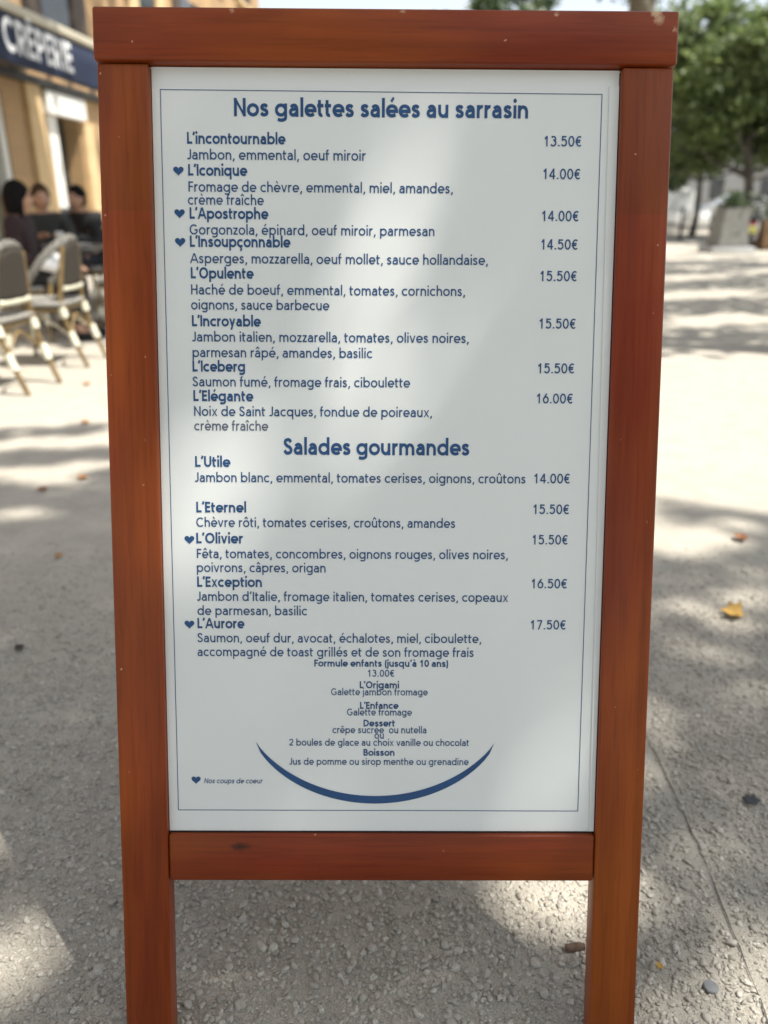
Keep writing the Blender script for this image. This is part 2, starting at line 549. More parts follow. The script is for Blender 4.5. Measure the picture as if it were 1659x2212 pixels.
# a round humanist face drawn as strokes: every glyph is a list of centre lines of one pen width
CAP = 0.70
XH, ASC, DSC = 0.505, 0.745, -0.205
def glyphs(bold):
    w = 0.147 if bold else 0.107
    h = w / 2
    r = 0.234 if bold else 0.222          # centre-line radius of the round letters
    ra = 0.186 if bold else 0.175         # arches of n, m, h, u
    b0 = (0.040 if bold else 0.060) + h                        # first stem
    bo = (0.019 if bold else 0.036) + h + r                    # centre of a round letter
    t, ry = XH - h + 0.008, (XH - w) / 2 + 0.008
    my = XH / 2
    cy, ct = CAP / 2, CAP - h
    G = {}
    def arc(cx, cy_, rx, ry_, a0, a1, n=None):
        n = n or max(6, int(abs(a1 - a0) / 11))
        return [(cx + rx * math.cos(R(a0 + (a1 - a0) * i / n)), cy_ + ry_ * math.sin(R(a0 + (a1 - a0) * i / n))) for i in range(n + 1)]
    def spl(pts, k=7):
        P = [Vector(p) for p in pts]; out = []
        for i in range(len(P) - 1):
            p0, p1, p2, p3 = P[max(i - 1, 0)], P[i], P[i + 1], P[min(i + 2, len(P) - 1)]
            for j in range(k):
                q = j / k
                out.append(tuple(0.5 * ((2 * p1) + (p2 - p0) * q + (2 * p0 - 5 * p1 + 4 * p2 - p3) * q * q + (3 * p1 - p0 - 3 * p2 + p3) * q ** 3)))
        out.append(tuple(P[-1])); return out
    def put(ch, adv, *strokes, clip=None): G[ch] = (adv, [list(k) for k in strokes], clip)
    full = lambda cx: arc(cx, my, r, ry, 0, 360, 36)
    wid = 2 * bo
    put('o', wid, full(bo))
    put('c', bo + r * .80 + .05, arc(bo, my, r, ry, 48, 312))
    put('e', wid - .01, arc(bo, my, r, ry, 0, 316), [(bo - r, my - .012), (bo + r + h * .97, my - .012)])
    dstem = bo + r
    put('b', wid + .03, [(b0, 0), (b0, ASC)], full(b0 + r))
    put('p', wid + .03, [(b0, DSC), (b0, XH)], full(b0 + r))
    put('d', dstem + h + .062, [(dstem, 0), (dstem, ASC)], full(bo))
    put('q', dstem + h + .062, [(dstem, DSC), (dstem, XH)], full(bo))
    put('g', dstem + h + .062, [(dstem, XH), (dstem, -.03)] , arc(dstem - r * .95, -.03, r * .95, -DSC - .03 - h, 0, -142), full(bo))
    G['g'] = (G['g'][0], [[(dstem, XH)] + arc(dstem - r * .95, -.03, r * .95, -DSC - .03 - h, 0, -142), full(bo)], None)
    ar = 0.19
    def arch(x0, x1): 
        return arc((x0 + x1) / 2, t - ar, (x1 - x0) / 2, ar, 180, 0) + [(x1, 0)]
    n1 = b0 + 2 * ra
    put('n', n1 + h + .058, [(b0, 0), (b0, XH)], arch(b0, n1))
    put('h', n1 + h + .058, [(b0, 0), (b0, ASC)], arch(b0, n1))
    rm = ra * .93
    put('m', b0 + 4 * rm + h + .058, [(b0, 0), (b0, XH)], arch(b0, b0 + 2 * rm), arch(b0 + 2 * rm, b0 + 4 * rm))
    put('r', b0 + .235 + h * .6, [(b0, 0), (b0, XH)], arc(b0 + .175, t - ar, .175, ar, 180, 72))
    put('u', n1 + h + .062, [(n1, 0), (n1, XH)], [(b0, XH)] + arc((b0 + n1) / 2, h + ar - .008, ra, ar, 180, 360))
    put('i', 2 * b0, [(b0, 0), (b0, XH)], 'dot')
    put('ı', 2 * b0, [(b0, 0), (b0, XH)])
    put('l', 2 * b0, [(b0, 0), (b0, ASC)])
    put('j', 2 * b0, [(b0, XH)] + arc(b0 - .10, DSC + h + .09, .10, .09, 0, -95), 'dot')
    for c in 'ij': G[c] = (G[c][0], [k for k in G[c][1] if k != list('dot')] + [[(b0 + 1.16 * h * math.cos(R(20 * i)), .675 + 1.16 * h * math.sin(R(20 * i))) for i in range(18)]], 'dot')
    tx = .115 + h * .3
    put('t', tx + .20 + h * .7, [(tx, .645)] + arc(tx + .105, h + .085, .105, .092, 180, 292), [(.02, XH - h), (tx + .165 + h * .5, XH - h)])
    put('f', tx + .19 + h * .3, [(tx, 0)] + arc(tx + .115, ASC - h - .105, .115, .108, 180, 78), [(.02, XH - h), (tx + .16 + h * .4, XH - h)])
    sx = .34 + (.03 if bold else 0); m_ = .035 + h * .75
    put('s', sx + .075 + w * .4, spl([(m_ + sx * .80, my + ry * .62), (m_ + sx * .62, my + ry * .93), (m_ + sx * .40, my + ry), (m_ + sx * .14, my + ry * .80), (m_ + sx * .10, my + ry * .42), (m_ + sx * .36, my + ry * .10), (m_ + sx * .64, my - ry * .12), (m_ + sx * .80, my - ry * .46), (m_ + sx * .70, my - ry * .85), (m_ + sx * .40, my - ry), (m_ + sx * .18, my - ry * .92), (m_, my - ry * .60)]))
    ax = .385 + h * .8
    put('a', ax + h + .06, arc(ax - .16, t - .165, .16, .165, 150, 0) + [(ax, 0)], [(ax, my + .045), (ax - .17, my + .04)] + arc(ax - .185, h + .105, .15, my + .035 - h - .105, 90, 180) + arc(ax - .185, h + .100, .15, .108, 180, 270) + spl([(ax - .13, h), (ax - .05, h + .05), (ax, h + .13)]))
    k1 = b0 + .30
    put('k', k1 + h + .03, [(b0, 0), (b0, ASC)], [(b0 + .02, my - .03), (k1, XH + h)], [(b0 + .10, my + .03), (k1 + .03, -h)], clip=(0, ASC))
    vx = .235 + h * .55
    put('v', 2 * vx + .01, [(.02 + h, XH + h), (vx, -.02)], [(2 * vx - .02 - h, XH + h), (vx, -.02)], clip=(0, XH))
    put('y', 2 * vx + .01, [(.02 + h, XH + h), (vx, -.0)], [(2 * vx - .02 - h, XH + h), (vx - .10, DSC - h)], clip=(DSC, XH))
    put('x', 2 * vx, [(.03 + h, XH + h), (2 * vx - .03 - h, -h)], [(2 * vx - .03 - h, XH + h), (.03 + h, -h)], clip=(0, XH))
    z1 = .37 + h * .6
    put('z', z1 + .04, [(.05, XH - h), (z1, XH - h)], [(z1 - h * .9, XH - h), (.05 + h * .9, h)], [(.05, h), (z1, h)], clip=(0, XH))
    # accents over a base letter
    def over(base, key, *st):
        adv, k, cl = G[base]
        G[key] = (adv, [list(q) for q in k] + [list(q) for q in st], cl if cl != 'dot' else None)
    ay0, ay1 = .60, .76
    for b_, keys in (('e', 'éèê'), ('a', 'áàâ'), ('o', ' ô'), ('u', ' û'), ('ı', '  î')):
        pass
    cxm = {'e': bo, 'a': ax - .16, 'o': bo, 'u': (b0 + n1) / 2, 'ı': b0}
    ac = lambda c: [(c - .04, ay0), (c + .085, ay1)]
    gr = lambda c: [(c + .04, ay0), (c - .085, ay1)]
    ci = lambda c: ([(c - .125, ay0), (c + .012, ay1)], [(c - .012, ay1), (c + .125, ay0)])
    over('e', 'é', ac(cxm['e'])); over('e', 'è', gr(cxm['e'])); over('e', 'ê', *ci(cxm['e']))
    over('a', 'à', gr(cxm['a'])); over('a', 'â', *ci(cxm['a'])); over('o', 'ô', *ci(bo)); over('u', 'û', *ci(cxm['u'])); over('ı', 'î', *ci(b0))
    over('c', 'ç', [(bo, .02), (bo - .01, -.06)], arc(bo - .012, -.115, .06, .058, 90, -110))
    # capitals
    R_ = .30
    put('O', 2 * (R_ + h + .045), arc(R_ + h + .045, cy, R_, ct - cy + .008, 0, 360, 40))
    put('C', 2 * R_ + h + .06, arc(R_ + h + .045, cy, R_, ct - cy + .008, 46, 314))
    gx = R_ + h + .045
    put('G', 2 * R_ + w + .07, arc(gx, cy, R_, ct - cy + .008, 46, 325) + [(gx + R_ * .86, cy - .03)], [(gx + .06, cy - .03), (gx + R_ * .86 + h, cy - .03)])
    eb = b0 + .30 + h * .6
    E_ = ([(b0, 0), (b0, CAP)], [(b0, ct), (eb, ct)], [(b0, cy + .01), (eb - .02, cy + .01)], [(b0, h), (eb + .01, h)])
    put('E', eb + .05, *E_)
    put('Ê', eb + .05, *E_, [(eb * .5 - .13, .77), (eb * .5 + .012, .90)], [(eb * .5 - .012, .90), (eb * .5 + .13, .77)])
    put('F', eb + .03, E_[0], E_[1], [(b0, cy), (eb - .03, cy)])
    put('L', eb + .015, E_[0], E_[3])
    put('I', 2 * b0, [(b0, 0), (b0, CAP)])
    hx = b0 + .43
    put('H', hx + b0, [(b0, 0), (b0, CAP)], [(hx, 0), (hx, CAP)], [(b0, cy + .01), (hx, cy + .01)])
    put('N', hx + .02 + b0, [(b0, 0), (b0, CAP)], [(hx + .02, 0), (hx + .02, CAP)], [(b0 - h * .35, CAP + h), (hx + .02 + h * .35, -h)], clip=(0, CAP))
    put('U', hx + b0, [(b0, CAP)] + arc((b0 + hx) / 2, h + .205, (hx - b0) / 2, .213, 180, 360) + [(hx, CAP)])
    jx = .25 + h
    put('J', jx + b0 - .01, [(jx, CAP)] + arc(jx - .13, h + .14, .13, .148, 0, -140))
    Ax = .335 + h * .5
    put('A', 2 * Ax, [(.01 + h * .8, -h), (Ax - h * .1, CAP + h * .2)], [(2 * Ax - .01 - h * .8, -h), (Ax + h * .1, CAP + h * .2)], [(Ax - .19, .225), (Ax + .19, .225)], clip=(0, CAP))
    put('B', b0 + .40 + h, [(b0, 0), (b0, CAP)], [(b0, ct), (b0 + .18, ct)] + arc(b0 + .18, (ct + cy + .02) / 2, .145, (ct - cy - .02) / 2, 90, -90) + [(b0, cy + .02)], [(b0, cy + .02), (b0 + .19, cy + .02)] + arc(b0 + .19, (cy + .02 + h) / 2, .175, (cy + .02 - h) / 2, 90, -90) + [(b0, h)])
    put('P', b0 + .37 + h, [(b0, 0), (b0, CAP)], [(b0, ct), (b0 + .19, ct)] + arc(b0 + .19, (ct + cy - .04) / 2, .165, (ct - cy + .04) / 2, 90, -90) + [(b0, cy - .04)])
    put('R', b0 + .40 + h, *[G['P'][1][0], G['P'][1][1], [(b0 + .15, cy - .04), (b0 + .36, -h)]], clip=(0, CAP))
    put('D', b0 + .52 + h, [(b0, 0), (b0, CAP)], [(b0, ct), (b0 + .17, ct)] + arc(b0 + .17, cy, .31, ct - cy, 90, -90) + [(b0, h)])
    sX = .42; ryc = ct - cy + .008
    put('S', sX + .10 + w * .3, spl([(m_ + sX * .84, cy + ryc * .62), (m_ + sX * .66, cy + ryc * .93), (m_ + sX * .42, cy + ryc), (m_ + sX * .14, cy + ryc * .83), (m_ + sX * .09, cy + ryc * .45), (m_ + sX * .34, cy + ryc * .10), (m_ + sX * .64, cy - ryc * .10), (m_ + sX * .86, cy - ryc * .45), (m_ + sX * .76, cy - ryc * .85), (m_ + sX * .44, cy - ryc), (m_ + sX * .18, cy - ryc * .9), (m_, cy - ryc * .58)]))
    # figures, all on one width
    D = .575; dc = D / 2; dr = .19
    put('0', D, arc(dc, cy, dr, ct - cy + .008, 0, 360, 36))
    put('1', D, [(dc + .04, 0), (dc + .04, CAP)], [(dc + .04, ct + .005), (dc - .13, ct - .16)], clip=(0, CAP))
    put('2', D, arc(dc - .005, ct - .18, .18, .185, 165, -20) + spl([(dc + .16, ct - .26), (dc + .02, cy - .10), (dc - .19, h)]), [(dc - .21, h), (dc + .21, h)])
    put('3', D, arc(dc - .02, ct - .145, .165, .152, 150, -80), arc(dc - .03, h + .19, .20, .198, 88, -150))
    put('4', D, [(dc + .09, 0), (dc + .09, CAP)], [(dc + .08, CAP), (dc - .22, .20)], [(dc - .24, .20), (dc + .23, .20)], clip=(0, CAP))
    put('5', D, [(dc + .18, ct), (dc - .12, ct)], [(dc - .12, ct + h), (dc - .14, cy + .02)], arc(dc - .02, h + .205, .20, .212, 128, -150))
    put('6', D, arc(dc, h + .20, .19, .208, 0, 360, 30), spl([(dc - .17, h + .26), (dc - .06, h + .46), (dc + .09, CAP)]), clip=(-.02, CAP))
    put('7', D, [(dc - .21, ct), (dc + .20, ct)], [(dc + .185, ct + h * .4), (dc - .08, 0)], clip=(0, CAP))
    put('€', D + .02, arc(dc + .06, cy, .215, ct - cy + .008, 52, 308), [(dc - .24, cy + .06), (dc + .15, cy + .06)], [(dc - .24, cy - .06), (dc + .12, cy - .06)])
    q = h * 1.12
    put('.', .26, [(.13 - q, q), (.13 + q, q)])
    put(',', .26, [(.15 + h * .4, .09), (.09, -.11)])
    put('’', .24, [(.14 + h * .4, CAP + .02), (.09, CAP - .18)])
    put('(', .30, arc(.30, .27, .17, .46, 118, 242)); put(')', .30, arc(0, .27, .17, .46, 62, -62))
    put(' ', .265)
    return w, G
PENS = {False: glyphs(False), True: glyphs(True)}
def text_shape(body, bold, shear=0.0):
    """vertices (x, y, stroke number) and faces of one line; the strokes lie a hair apart"""
    w, G = PENS[bold]
    V, F = [], []
    x = 0.0
    for ch in body:
        adv, strokes, clip = G[ch]
        for si, st in enumerate(strokes):
            k = len(V)
            if clip == 'dot' and si == len(strokes) - 1:
                V += [(x + a, b_, si) for a, b_ in st]; F.append(tuple(range(k, k + len(st)))); continue
            n = len(st); acc = 0.72 if (n == 2 and st[0][1] > .55 and max(st[0][1], st[1][1]) in (.76, .90)) else 1.0; closed = n > 8 and math.hypot(st[0][0] - st[-1][0], st[0][1] - st[-1][1]) < 1e-6
            for i in range(n):
                if closed: p, q_ = st[(i - 1) % (n - 1)], st[(i + 1) % (n - 1)]
                else: p, q_ = st[max(i - 1, 0)], st[min(i + 1, n - 1)]
                dx, dy = q_[0] - p[0], q_[1] - p[1]; l = math.hypot(dx, dy) or 1
                ww = acc * w * (0.5 if abs(dx) < abs(dy) * 2 else 0.455)
                for s_ in (-1, 1):
                    X, Y = st[i][0] - dy / l * ww * s_, st[i][1] + dx / l * ww * s_
                    if isinstance(clip, tuple): Y = min(max(Y, clip[0]), clip[1])
                    V.append((x + X, Y, si))
            for i in range(n - 1):
                a = k + 2 * i; F.append((a, a + 2, a + 3, a + 1))
        x += adv
    V = np.array(V, dtype=float)
    V[:, 0] += V[:, 1] * shear
    return V, F

def write(name, body, blk, x0, x1, y, cap_m, bold=False, italic=False, mat=None):
    co, faces = text_shape(body, bold, 0.2 if italic else 0.0)
    a, b = bp(blk, x0, y), bp(blk, x1, y)
    mx = co[:, 0].min(); sx = (b[0] - a[0]) / (co[:, 0].max() - mx)
    X = (co[:, 0] - mx) * sx + a[0]
    Z = bz(a[1]) + co[:, 1] / CAP * cap_m
    V = np.stack([X, REC - 0.0006 - 0.0005 - co[:, 2] * 0.00004, Z], -1)
    m2 = bpy.data.meshes.new(name)
    m2.from_pydata(V.tolist(), [], faces)
    return link(name, m2, mat or M['ink'], poster)

CB, CD = 0.0143, 0.0127          # cap heights of dish names and of descriptions (metres)
CH = 0.0222
write('heading', 'Nos galettes salées au sarrasin', 'A', 290, 1306, 144, CH, True)
write('heading', 'Salades gourmandes', 'B', 462, 1103, 457, CH * 0.99, True)
NAMES = [('L’incontournable', 'A', 129, 469, 239), ('L’Iconique', 'A', 133, 337, 349), ('L’Apostrophe', 'A', 138, 410, 498),
         ('L’Insoupçonnable', 'A', 139, 486, 595), ('L’Opulente', 'A', 142, 359, 704), ('L’Incroyable', 'A', 146, 384, 869),
         ('L’Iceberg', 'B', 148, 329, 170), ('L’Elégante', 'B', 151, 358, 272), ('L’Utile', 'B', 157, 279, 499),
         ('L’Eternel', 'B', 161, 333, 656), ('L’Olivier', 'B', 161, 322, 763), ('L’Exception', 'C', 164, 387, 84), ('L’Aurore', 'C', 165, 327, 227)]
for n_, blk, x0, x1, y in NAMES: write('dish_name', n_, blk, x0, x1, y, CB, True)
DESC = [('Jambon, emmental, oeuf miroir', 'A', 129, 746, 293), ('Fromage de chèvre, emmental, miel, amandes,', 'A', 134, 1047, 404),
        ('crème fraîche', 'A', 132, 394, 449), ('Gorgonzola, épinard, oeuf miroir, parmesan', 'A', 138, 983, 552),
        ('Asperges, mozzarella, oeuf mollet, sauce hollandaise,', 'A', 139, 1168, 651), ('Haché de boeuf, emmental, tomates, cornichons,', 'A', 143, 1089, 759),
        ('oignons, sauce barbecue', 'A', 143, 620, 811), ('Jambon italien, mozzarella, tomates, olives noires,', 'B', 146, 1102, 66),
        ('parmesan râpé, amandes, basilic', 'B', 148, 768, 120), ('Saumon fumé, fromage frais, ciboulette', 'B', 148, 899, 221),
        ('Noix de Saint Jacques, fondue de poireaux,', 'B', 153, 975, 323), ('Jambon blanc, emmental, tomates cerises, oignons, croûtons', 'B', 156, 1297, 551),
        ('Chèvre rôti, tomates cerises, croûtons, amandes', 'B', 161, 1054, 706), ('Fêta, tomates, concombres, oignons rouges, olives noires,', 'B', 163, 1237, 814),
        ('poivrons, câpres, origan', 'B', 163, 607, 862), ('Jambon d’Italie, fromage italien, tomates cerises, copeaux', 'C', 163, 1237, 132),
        ('de parmesan, basilic', 'C', 165, 543, 181), ('Saumon, oeuf dur, avocat, échalotes, miel, ciboulette,', 'C', 165, 1145, 275),
        ('accompagné de toast grillés et de son fromage frais', 'C', 165, 1118, 323)]
for n_, blk, x0, x1, y in DESC: write('dish_description', n_, blk, x0, x1, y, CD)
write('dish_description', 'crème fraîche', 'B', 154, 409, 373, CD, mat=M['ink_grey'])
PRICES = [('13.50€', 'A', 1362, 1490, 248), ('14.00€', 'A', 1358, 1486, 361), ('14.00€', 'A', 1354, 1480, 506), ('14.50€', 'A', 1351, 1477, 604),
          ('15.50€', 'A', 1348, 1474, 713), ('15.50€', 'A', 1345, 1470, 877), ('15.50€', 'B', 1340, 1465, 176), ('16.00€', 'B', 1336, 1460, 280),
          ('14.00€', 'B', 1327, 1450, 556), ('15.50€', 'B', 1324, 1447, 662), ('15.50€', 'B', 1321, 1443, 767), ('16.50€', 'C', 1318, 1440, 89), ('17.50€', 'C', 1315, 1436, 231)]
for n_, blk, x0, x1, y in PRICES: write('price', n_, blk, x0, x1, y, CD * 1.03)
CS = 0.0098
for n_, x0, x1, y, bld in [('Formule enfants (jusqu’à 10 ans)', 568, 1030, 359, 1), ('13.00€', 753, 844, 394, 0), ('L’Origami', 725, 861, 434, 1),
        ('Galette jambon fromage', 626, 960, 458, 0), ('L’Enfance', 726, 859, 505, 1), ('Galette fromage', 681, 905, 528, 0), ('Dessert', 738, 846, 566, 1),
        ('crêpe sucrée  ou nutella', 631, 955, 589, 0), ('ou', 776, 808, 608, 0), ('2 boules de glace au choix vanille ou chocolat', 482, 1102, 632, 0),
        ('Boisson', 738, 845, 667, 1), ('Jus de pomme ou sirop menthe ou grenadine', 482, 1101, 698, 0)]:
    write('child_menu_line', n_, 'C', x0, x1, y, CS, bool(bld))
write('footnote', 'Nos coups de coeur', 'C', 188, 391, 762, 0.0073, italic=True)

YI = REC - 0.0006 - 0.0005
def flat(name, pts, faces=None):
    me = bpy.data.meshes.new(name)
    me.from_pydata([(x, YI, bz(v)) for x, v in pts], [], faces or [tuple(range(len(pts)))])
    return link(name, me, M['ink'], poster)
for blk, x, y, wpx in [('A', 99, 334, 36), ('A', 103, 481, 36), ('A', 105, 580, 36), ('B', 137, 752, 34), ('C', 137, 215, 34), ('C', 160, 752, 32)]:
    cx, cv = bp(blk, x, y); half = (bp(blk, x + wpx / 2, y)[0] - cx)
    pts = []
    for i in range(40):
        t_ = 2 * math.pi * i / 40
        pts.append((cx + half * math.sin(t_) ** 3, cv + half * (13 * math.cos(t_) - 5 * math.cos(2 * t_) - 2 * math.cos(3 * t_) - math.cos(4 * t_) + 2.5) / 16.5))
    n = len(pts); me_f = [(n, i, (i + 1) % n) for i in range(n)]
    flat('heart_mark', pts + [(cx, cv)], me_f)
# border line
tl, tr_, br_, bl_ = bp('A', 35, 50), bp('A', 1563, 67), bp('C', 1479, 859), bp('C', 98, 855)
def inset(p, q, d):
    a, b = Vector(p), Vector(q); t_ = (b - a).normalized(); n_ = Vector((t_.y, -t_.x)) * d
    return [tuple(a), tuple(b), tuple(b + n_), tuple(a + n_)]
lw = 0.0009
pts = inset(tl, tr_, lw) + inset(tr_, br_, lw) + inset(br_, bl_, lw) + inset(bl_, tl, lw)
fr = []
vs = [tl, tr_, br_, bl_]
inn = []
cen = Vector((sum(p[0] for p in vs) / 4, sum(p[1] for p in vs) / 4))
for p in vs:
    inn.append((p[0] + math.copysign(lw, cen.x - p[0]), p[1] + math.copysign(lw, cen.y - p[1])))
flat('border_line', vs + inn, [(i, (i + 1) % 4, 4 + (i + 1) % 4, 4 + i) for i in range(4)])
# smile-shaped arc
NA = 48
out, inn = [], []
for i in range(NA + 1):
    q = -1 + 2 * i / NA
    ell = math.sqrt(max(0, 1 - q * q))
    Rr = (412 ** 2 + 213 ** 2) / (2 * 213.0); cir = (math.sqrt(Rr * Rr - (412 * q) ** 2) - (Rr - 213)) / 213.0
    f_ = 0.42 * ell + 0.58 * cir
    g_ = 0.12 * ell + 0.88 * cir
    x = 778 + 412 * q; y0 = 620.5 + 2.5 * q
    out.append(bp('C', x, y0 + f_ * (832 - y0))); inn.append(bp('C', x, y0 + g_ * (806 - y0)))
flat('smile_arc', out + inn, [(i, i + 1, NA + 1 + i + 1, NA + 1 + i) for i in range(NA)])

# rear half of the A-frame, hinged under the top rail
def rear(name, fn, m, smooth=True):
    b = MB(); fn(b)
    o = b.build(name, m, board, smooth)
    o.location = (0, T + 0.012, bz(0.01))
    o.rotation_euler = (R(2 * 16.158), 0, 0)
    return o
for s in (-1, 1):
    rear('rear_post', lambda b: b.box((s * (W - PW) / 2, T / 2, -(LEG + 0.035) / 2 + 0.02), (PW, T, LEG - 0.005), bevel=0.003), M['wood_z'])
    MB().box((s * 0.24, T + 0.007, bz(0.03)), (0.05, 0.012, 0.03), bevel=0.002).build('hinge', simple('hinge_metal', (0.35, 0.34, 0.32), 0.4, 0.1, 30, 0.9), board)
rear('rear_rail', lambda b: b.box((0, T / 2, -0.04), (WI - 0.002, T - 0.004, 0.062), bevel=0.003), M['wood_x'])
rear('rear_rail', lambda b: b.box((0, T / 2, -HR + 0.02), (WI - 0.002, T - 0.004, 0.062), bevel=0.003), M['wood_x'])
rear('rear_panel', lambda b: b.box((0, T / 2, -(HP + 0.05) / 2 - 0.02), (WI, 0.008, HP - 0.06)), M['backing'], False)

# ---------------------------------------------------------------- leaves, trees and shade
LEAF5 = np.array([(0, -0.5), (0.22, -0.34), (0.5, -0.28), (0.36, -0.02), (0.44, 0.24), (0.18, 0.2), (0, 0.5), (-0.18, 0.2), (-0.44, 0.24), (-0.36, -0.02), (-0.5, -0.28), (-0.22, -0.34)])
LEAF4 = np.array([(0, -0.5), (0.36, -0.1), (0.26, 0.26), (0, 0.5), (-0.26, 0.26), (-0.36, -0.1)])
def leaves_mesh(name, P, size, outline=LEAF4, up=0.5):
    n = len(P)
    N = rng.normal(0, 1, (n, 3)); N[:, 2] = np.abs(N[:, 2]) + up; N /= np.linalg.norm(N, axis=1)[:, None]
    A = rng.normal(0, 1, (n, 3)); U = np.cross(N, A); U /= np.linalg.norm(U, axis=1)[:, None]
    V = np.cross(N, U)
    k = len(outline)
    s = size[:, None, None] if np.ndim(size) else size
    verts = P[:, None, :] + s * (outline[None, :, 0, None] * U[:, None, :] + outline[None, :, 1, None] * V[:, None, :])
    return mesh_np(name, verts.reshape(-1, 3), k, n, rng.beta(2, 2, n))

M['leaf_green'] = leaf_mat('plane_leaf_green', (0.08, 0.118, 0.045), (0.205, 0.25, 0.11))
M['leaf_dark'] = leaf_mat('plane_leaf_dark', (0.045, 0.072, 0.034), (0.10, 0.14, 0.065), 0.25)
M['leaf_light'] = leaf_mat('plane_leaf_light', (0.08, 0.12, 0.04), (0.19, 0.24, 0.085))
def bark_mat(name, a, b_):
    m, t, bs = new_mat(name)
    v = noise(t, objco(t, (1, 1, 0.5)), 7.0, 4)
    c = mixc(t, ramp(t, v, 0.44, 0.56), a, b_)
    t.links.new(c, bs.inputs['Base Color']); bs.inputs['Roughness'].default_value = 0.85
    bump(t, bs, v, 0.5, 0.02)
    return m
M['bark'] = bark_mat('plane_bark', (0.17, 0.14, 0.10), (0.36, 0.32, 0.25))
M['bark_dark'] = bark_mat('dark_bark', (0.05, 0.045, 0.038), (0.11, 0.10, 0.085))

def trunk_mesh(h, r, lean=(0, 0), limbs=5, spread=2.0, top=None):
    b = MB()
    pts, rad = [], []
    for i in range(7):
        q = i / 6
        pts.append((lean[0] * q * h + 0.06 * math.sin(5 * q), lean[1] * q * h + 0.05 * math.cos(4 * q) - 0.05, q * h))
        rad.append(r * (1.25 if i == 0 else 1.0) * (1 - 0.45 * q))
    b.tube(pts, rad, 12)
    for k in range(limbs):
        a = 2 * math.pi * k / limbs + random.uniform(-.4, .4)
        p0 = Vector(pts[4 + (k % 3)])
        e = p0 + Vector((math.cos(a) * spread, math.sin(a) * spread, (top or h * 0.6) * random.uniform(0.5, 0.95)))
        mid = p0.lerp(e, 0.5) + Vector((math.cos(a), math.sin(a), -0.4)) * 0.15 * spread
        b.tube([p0, p0.lerp(mid, 0.6), mid, mid.lerp(e, 0.5), e], [r * .4, r * .3, r * .22, r * .14, r * .05], 8)
    return b

def tree(name, x, y, label, group=None, h=3.0, cz=5.0, rx=3.0, rz=2.2, n=9000, clumps=60, leaf=0.16, mat='leaf_green', bark='bark_dark', tr=0.16, lean=(0, 0), cut=None, cat='tree'):
    root = empty(name, (x, y, 0), random.uniform(0, 6))
    root.rotation_euler = (0, 0, 0)
    tag(root, label, cat, group)
    trunk_mesh(h, tr, lean, 6, rx * 0.6, max(0.8, cz - h)).build('trunk', M[bark], root, True)
    d = rng.normal(0, 1, (clumps, 3)); d /= np.linalg.norm(d, axis=1)[:, None]
    cc = d * (rng.uniform(0.25, 1.0, clumps) ** 0.5)[:, None] * np.array([rx, rx, rz]) + np.array([lean[0] * h, lean[1] * h, cz])
    cr = rng.uniform(0.35, 0.75, clumps) * rx * 0.28
    idx = rng.integers(0, clumps, n)
    P = cc[idx] + rng.normal(0, 0.6, (n, 3)) * cr[idx][:, None] * np.array([1, 1, 0.7])
    if cut is not None: P = P[P[:, 2] > cut]
    me = leaves_mesh('crown', P, rng.uniform(0.7, 1.3, len(P)) * leaf)
    link('crown', me, M[mat], root)
    return root

G_ = 'street trees beyond the square'
tree('plane_tree', 10.35, 27.5, 'leafy green street tree with thin dark trunk right of the board', G_, 2.6, 4.15, 3.7, 2.4, 14000, 75, 0.25, 'leaf_green', tr=0.11)
tree('plane_tree', 11.0, 24.9, 'street tree with leaning dark trunk behind the scooter', G_, 2.8, 4.3, 2.7, 2.3, 6000, 34, 0.20, 'leaf_light', tr=0.17, lean=(-0.12, 0.0))
tree('plane_tree', 11.2, 35.5, 'dark green dense tree standing behind the other street trees', G_, 3.0, 4.2, 4.4, 2.5, 12000, 75, 0.3, 'leaf_dark', tr=0.2)
tree('plane_tree', 16.6, 38.0, 'dark street tree near the pale building at the right', G_, 3.0, 4.9, 3.8, 2.6, 6000, 42, 0.28, 'leaf_dark', tr=0.2)
tree('plane_tree', 13.6, 22.0, 'yellow green tree at the right edge of the photo', G_, 3.0, 6.2, 2.7, 2.7, 5000, 34, 0.2, 'leaf_light', tr=0.15)
tree('plane_tree', 6.2, 40.0, 'far green tree whose crown shows just above the board', G_, 3.2, 6.8, 3.6, 3.2, 6000, 42, 0.3, 'leaf_dark', tr=0.2)
tree('plane_tree', 2.6, 44.0, 'far tree above the middle of the board top', G_, 3.4, 7.2, 2.6, 3.0, 4000, 30, 0.3, 'leaf_green', tr=0.2)
tree('plane_tree', 3.45, 12.2, 'plane tree with thick pale trunk behind the board', None, 6.2, 5.6, 2.8, 1.7, 3800, 40, 0.17, 'leaf_dark', 'bark', tr=0.24, cut=2.75)

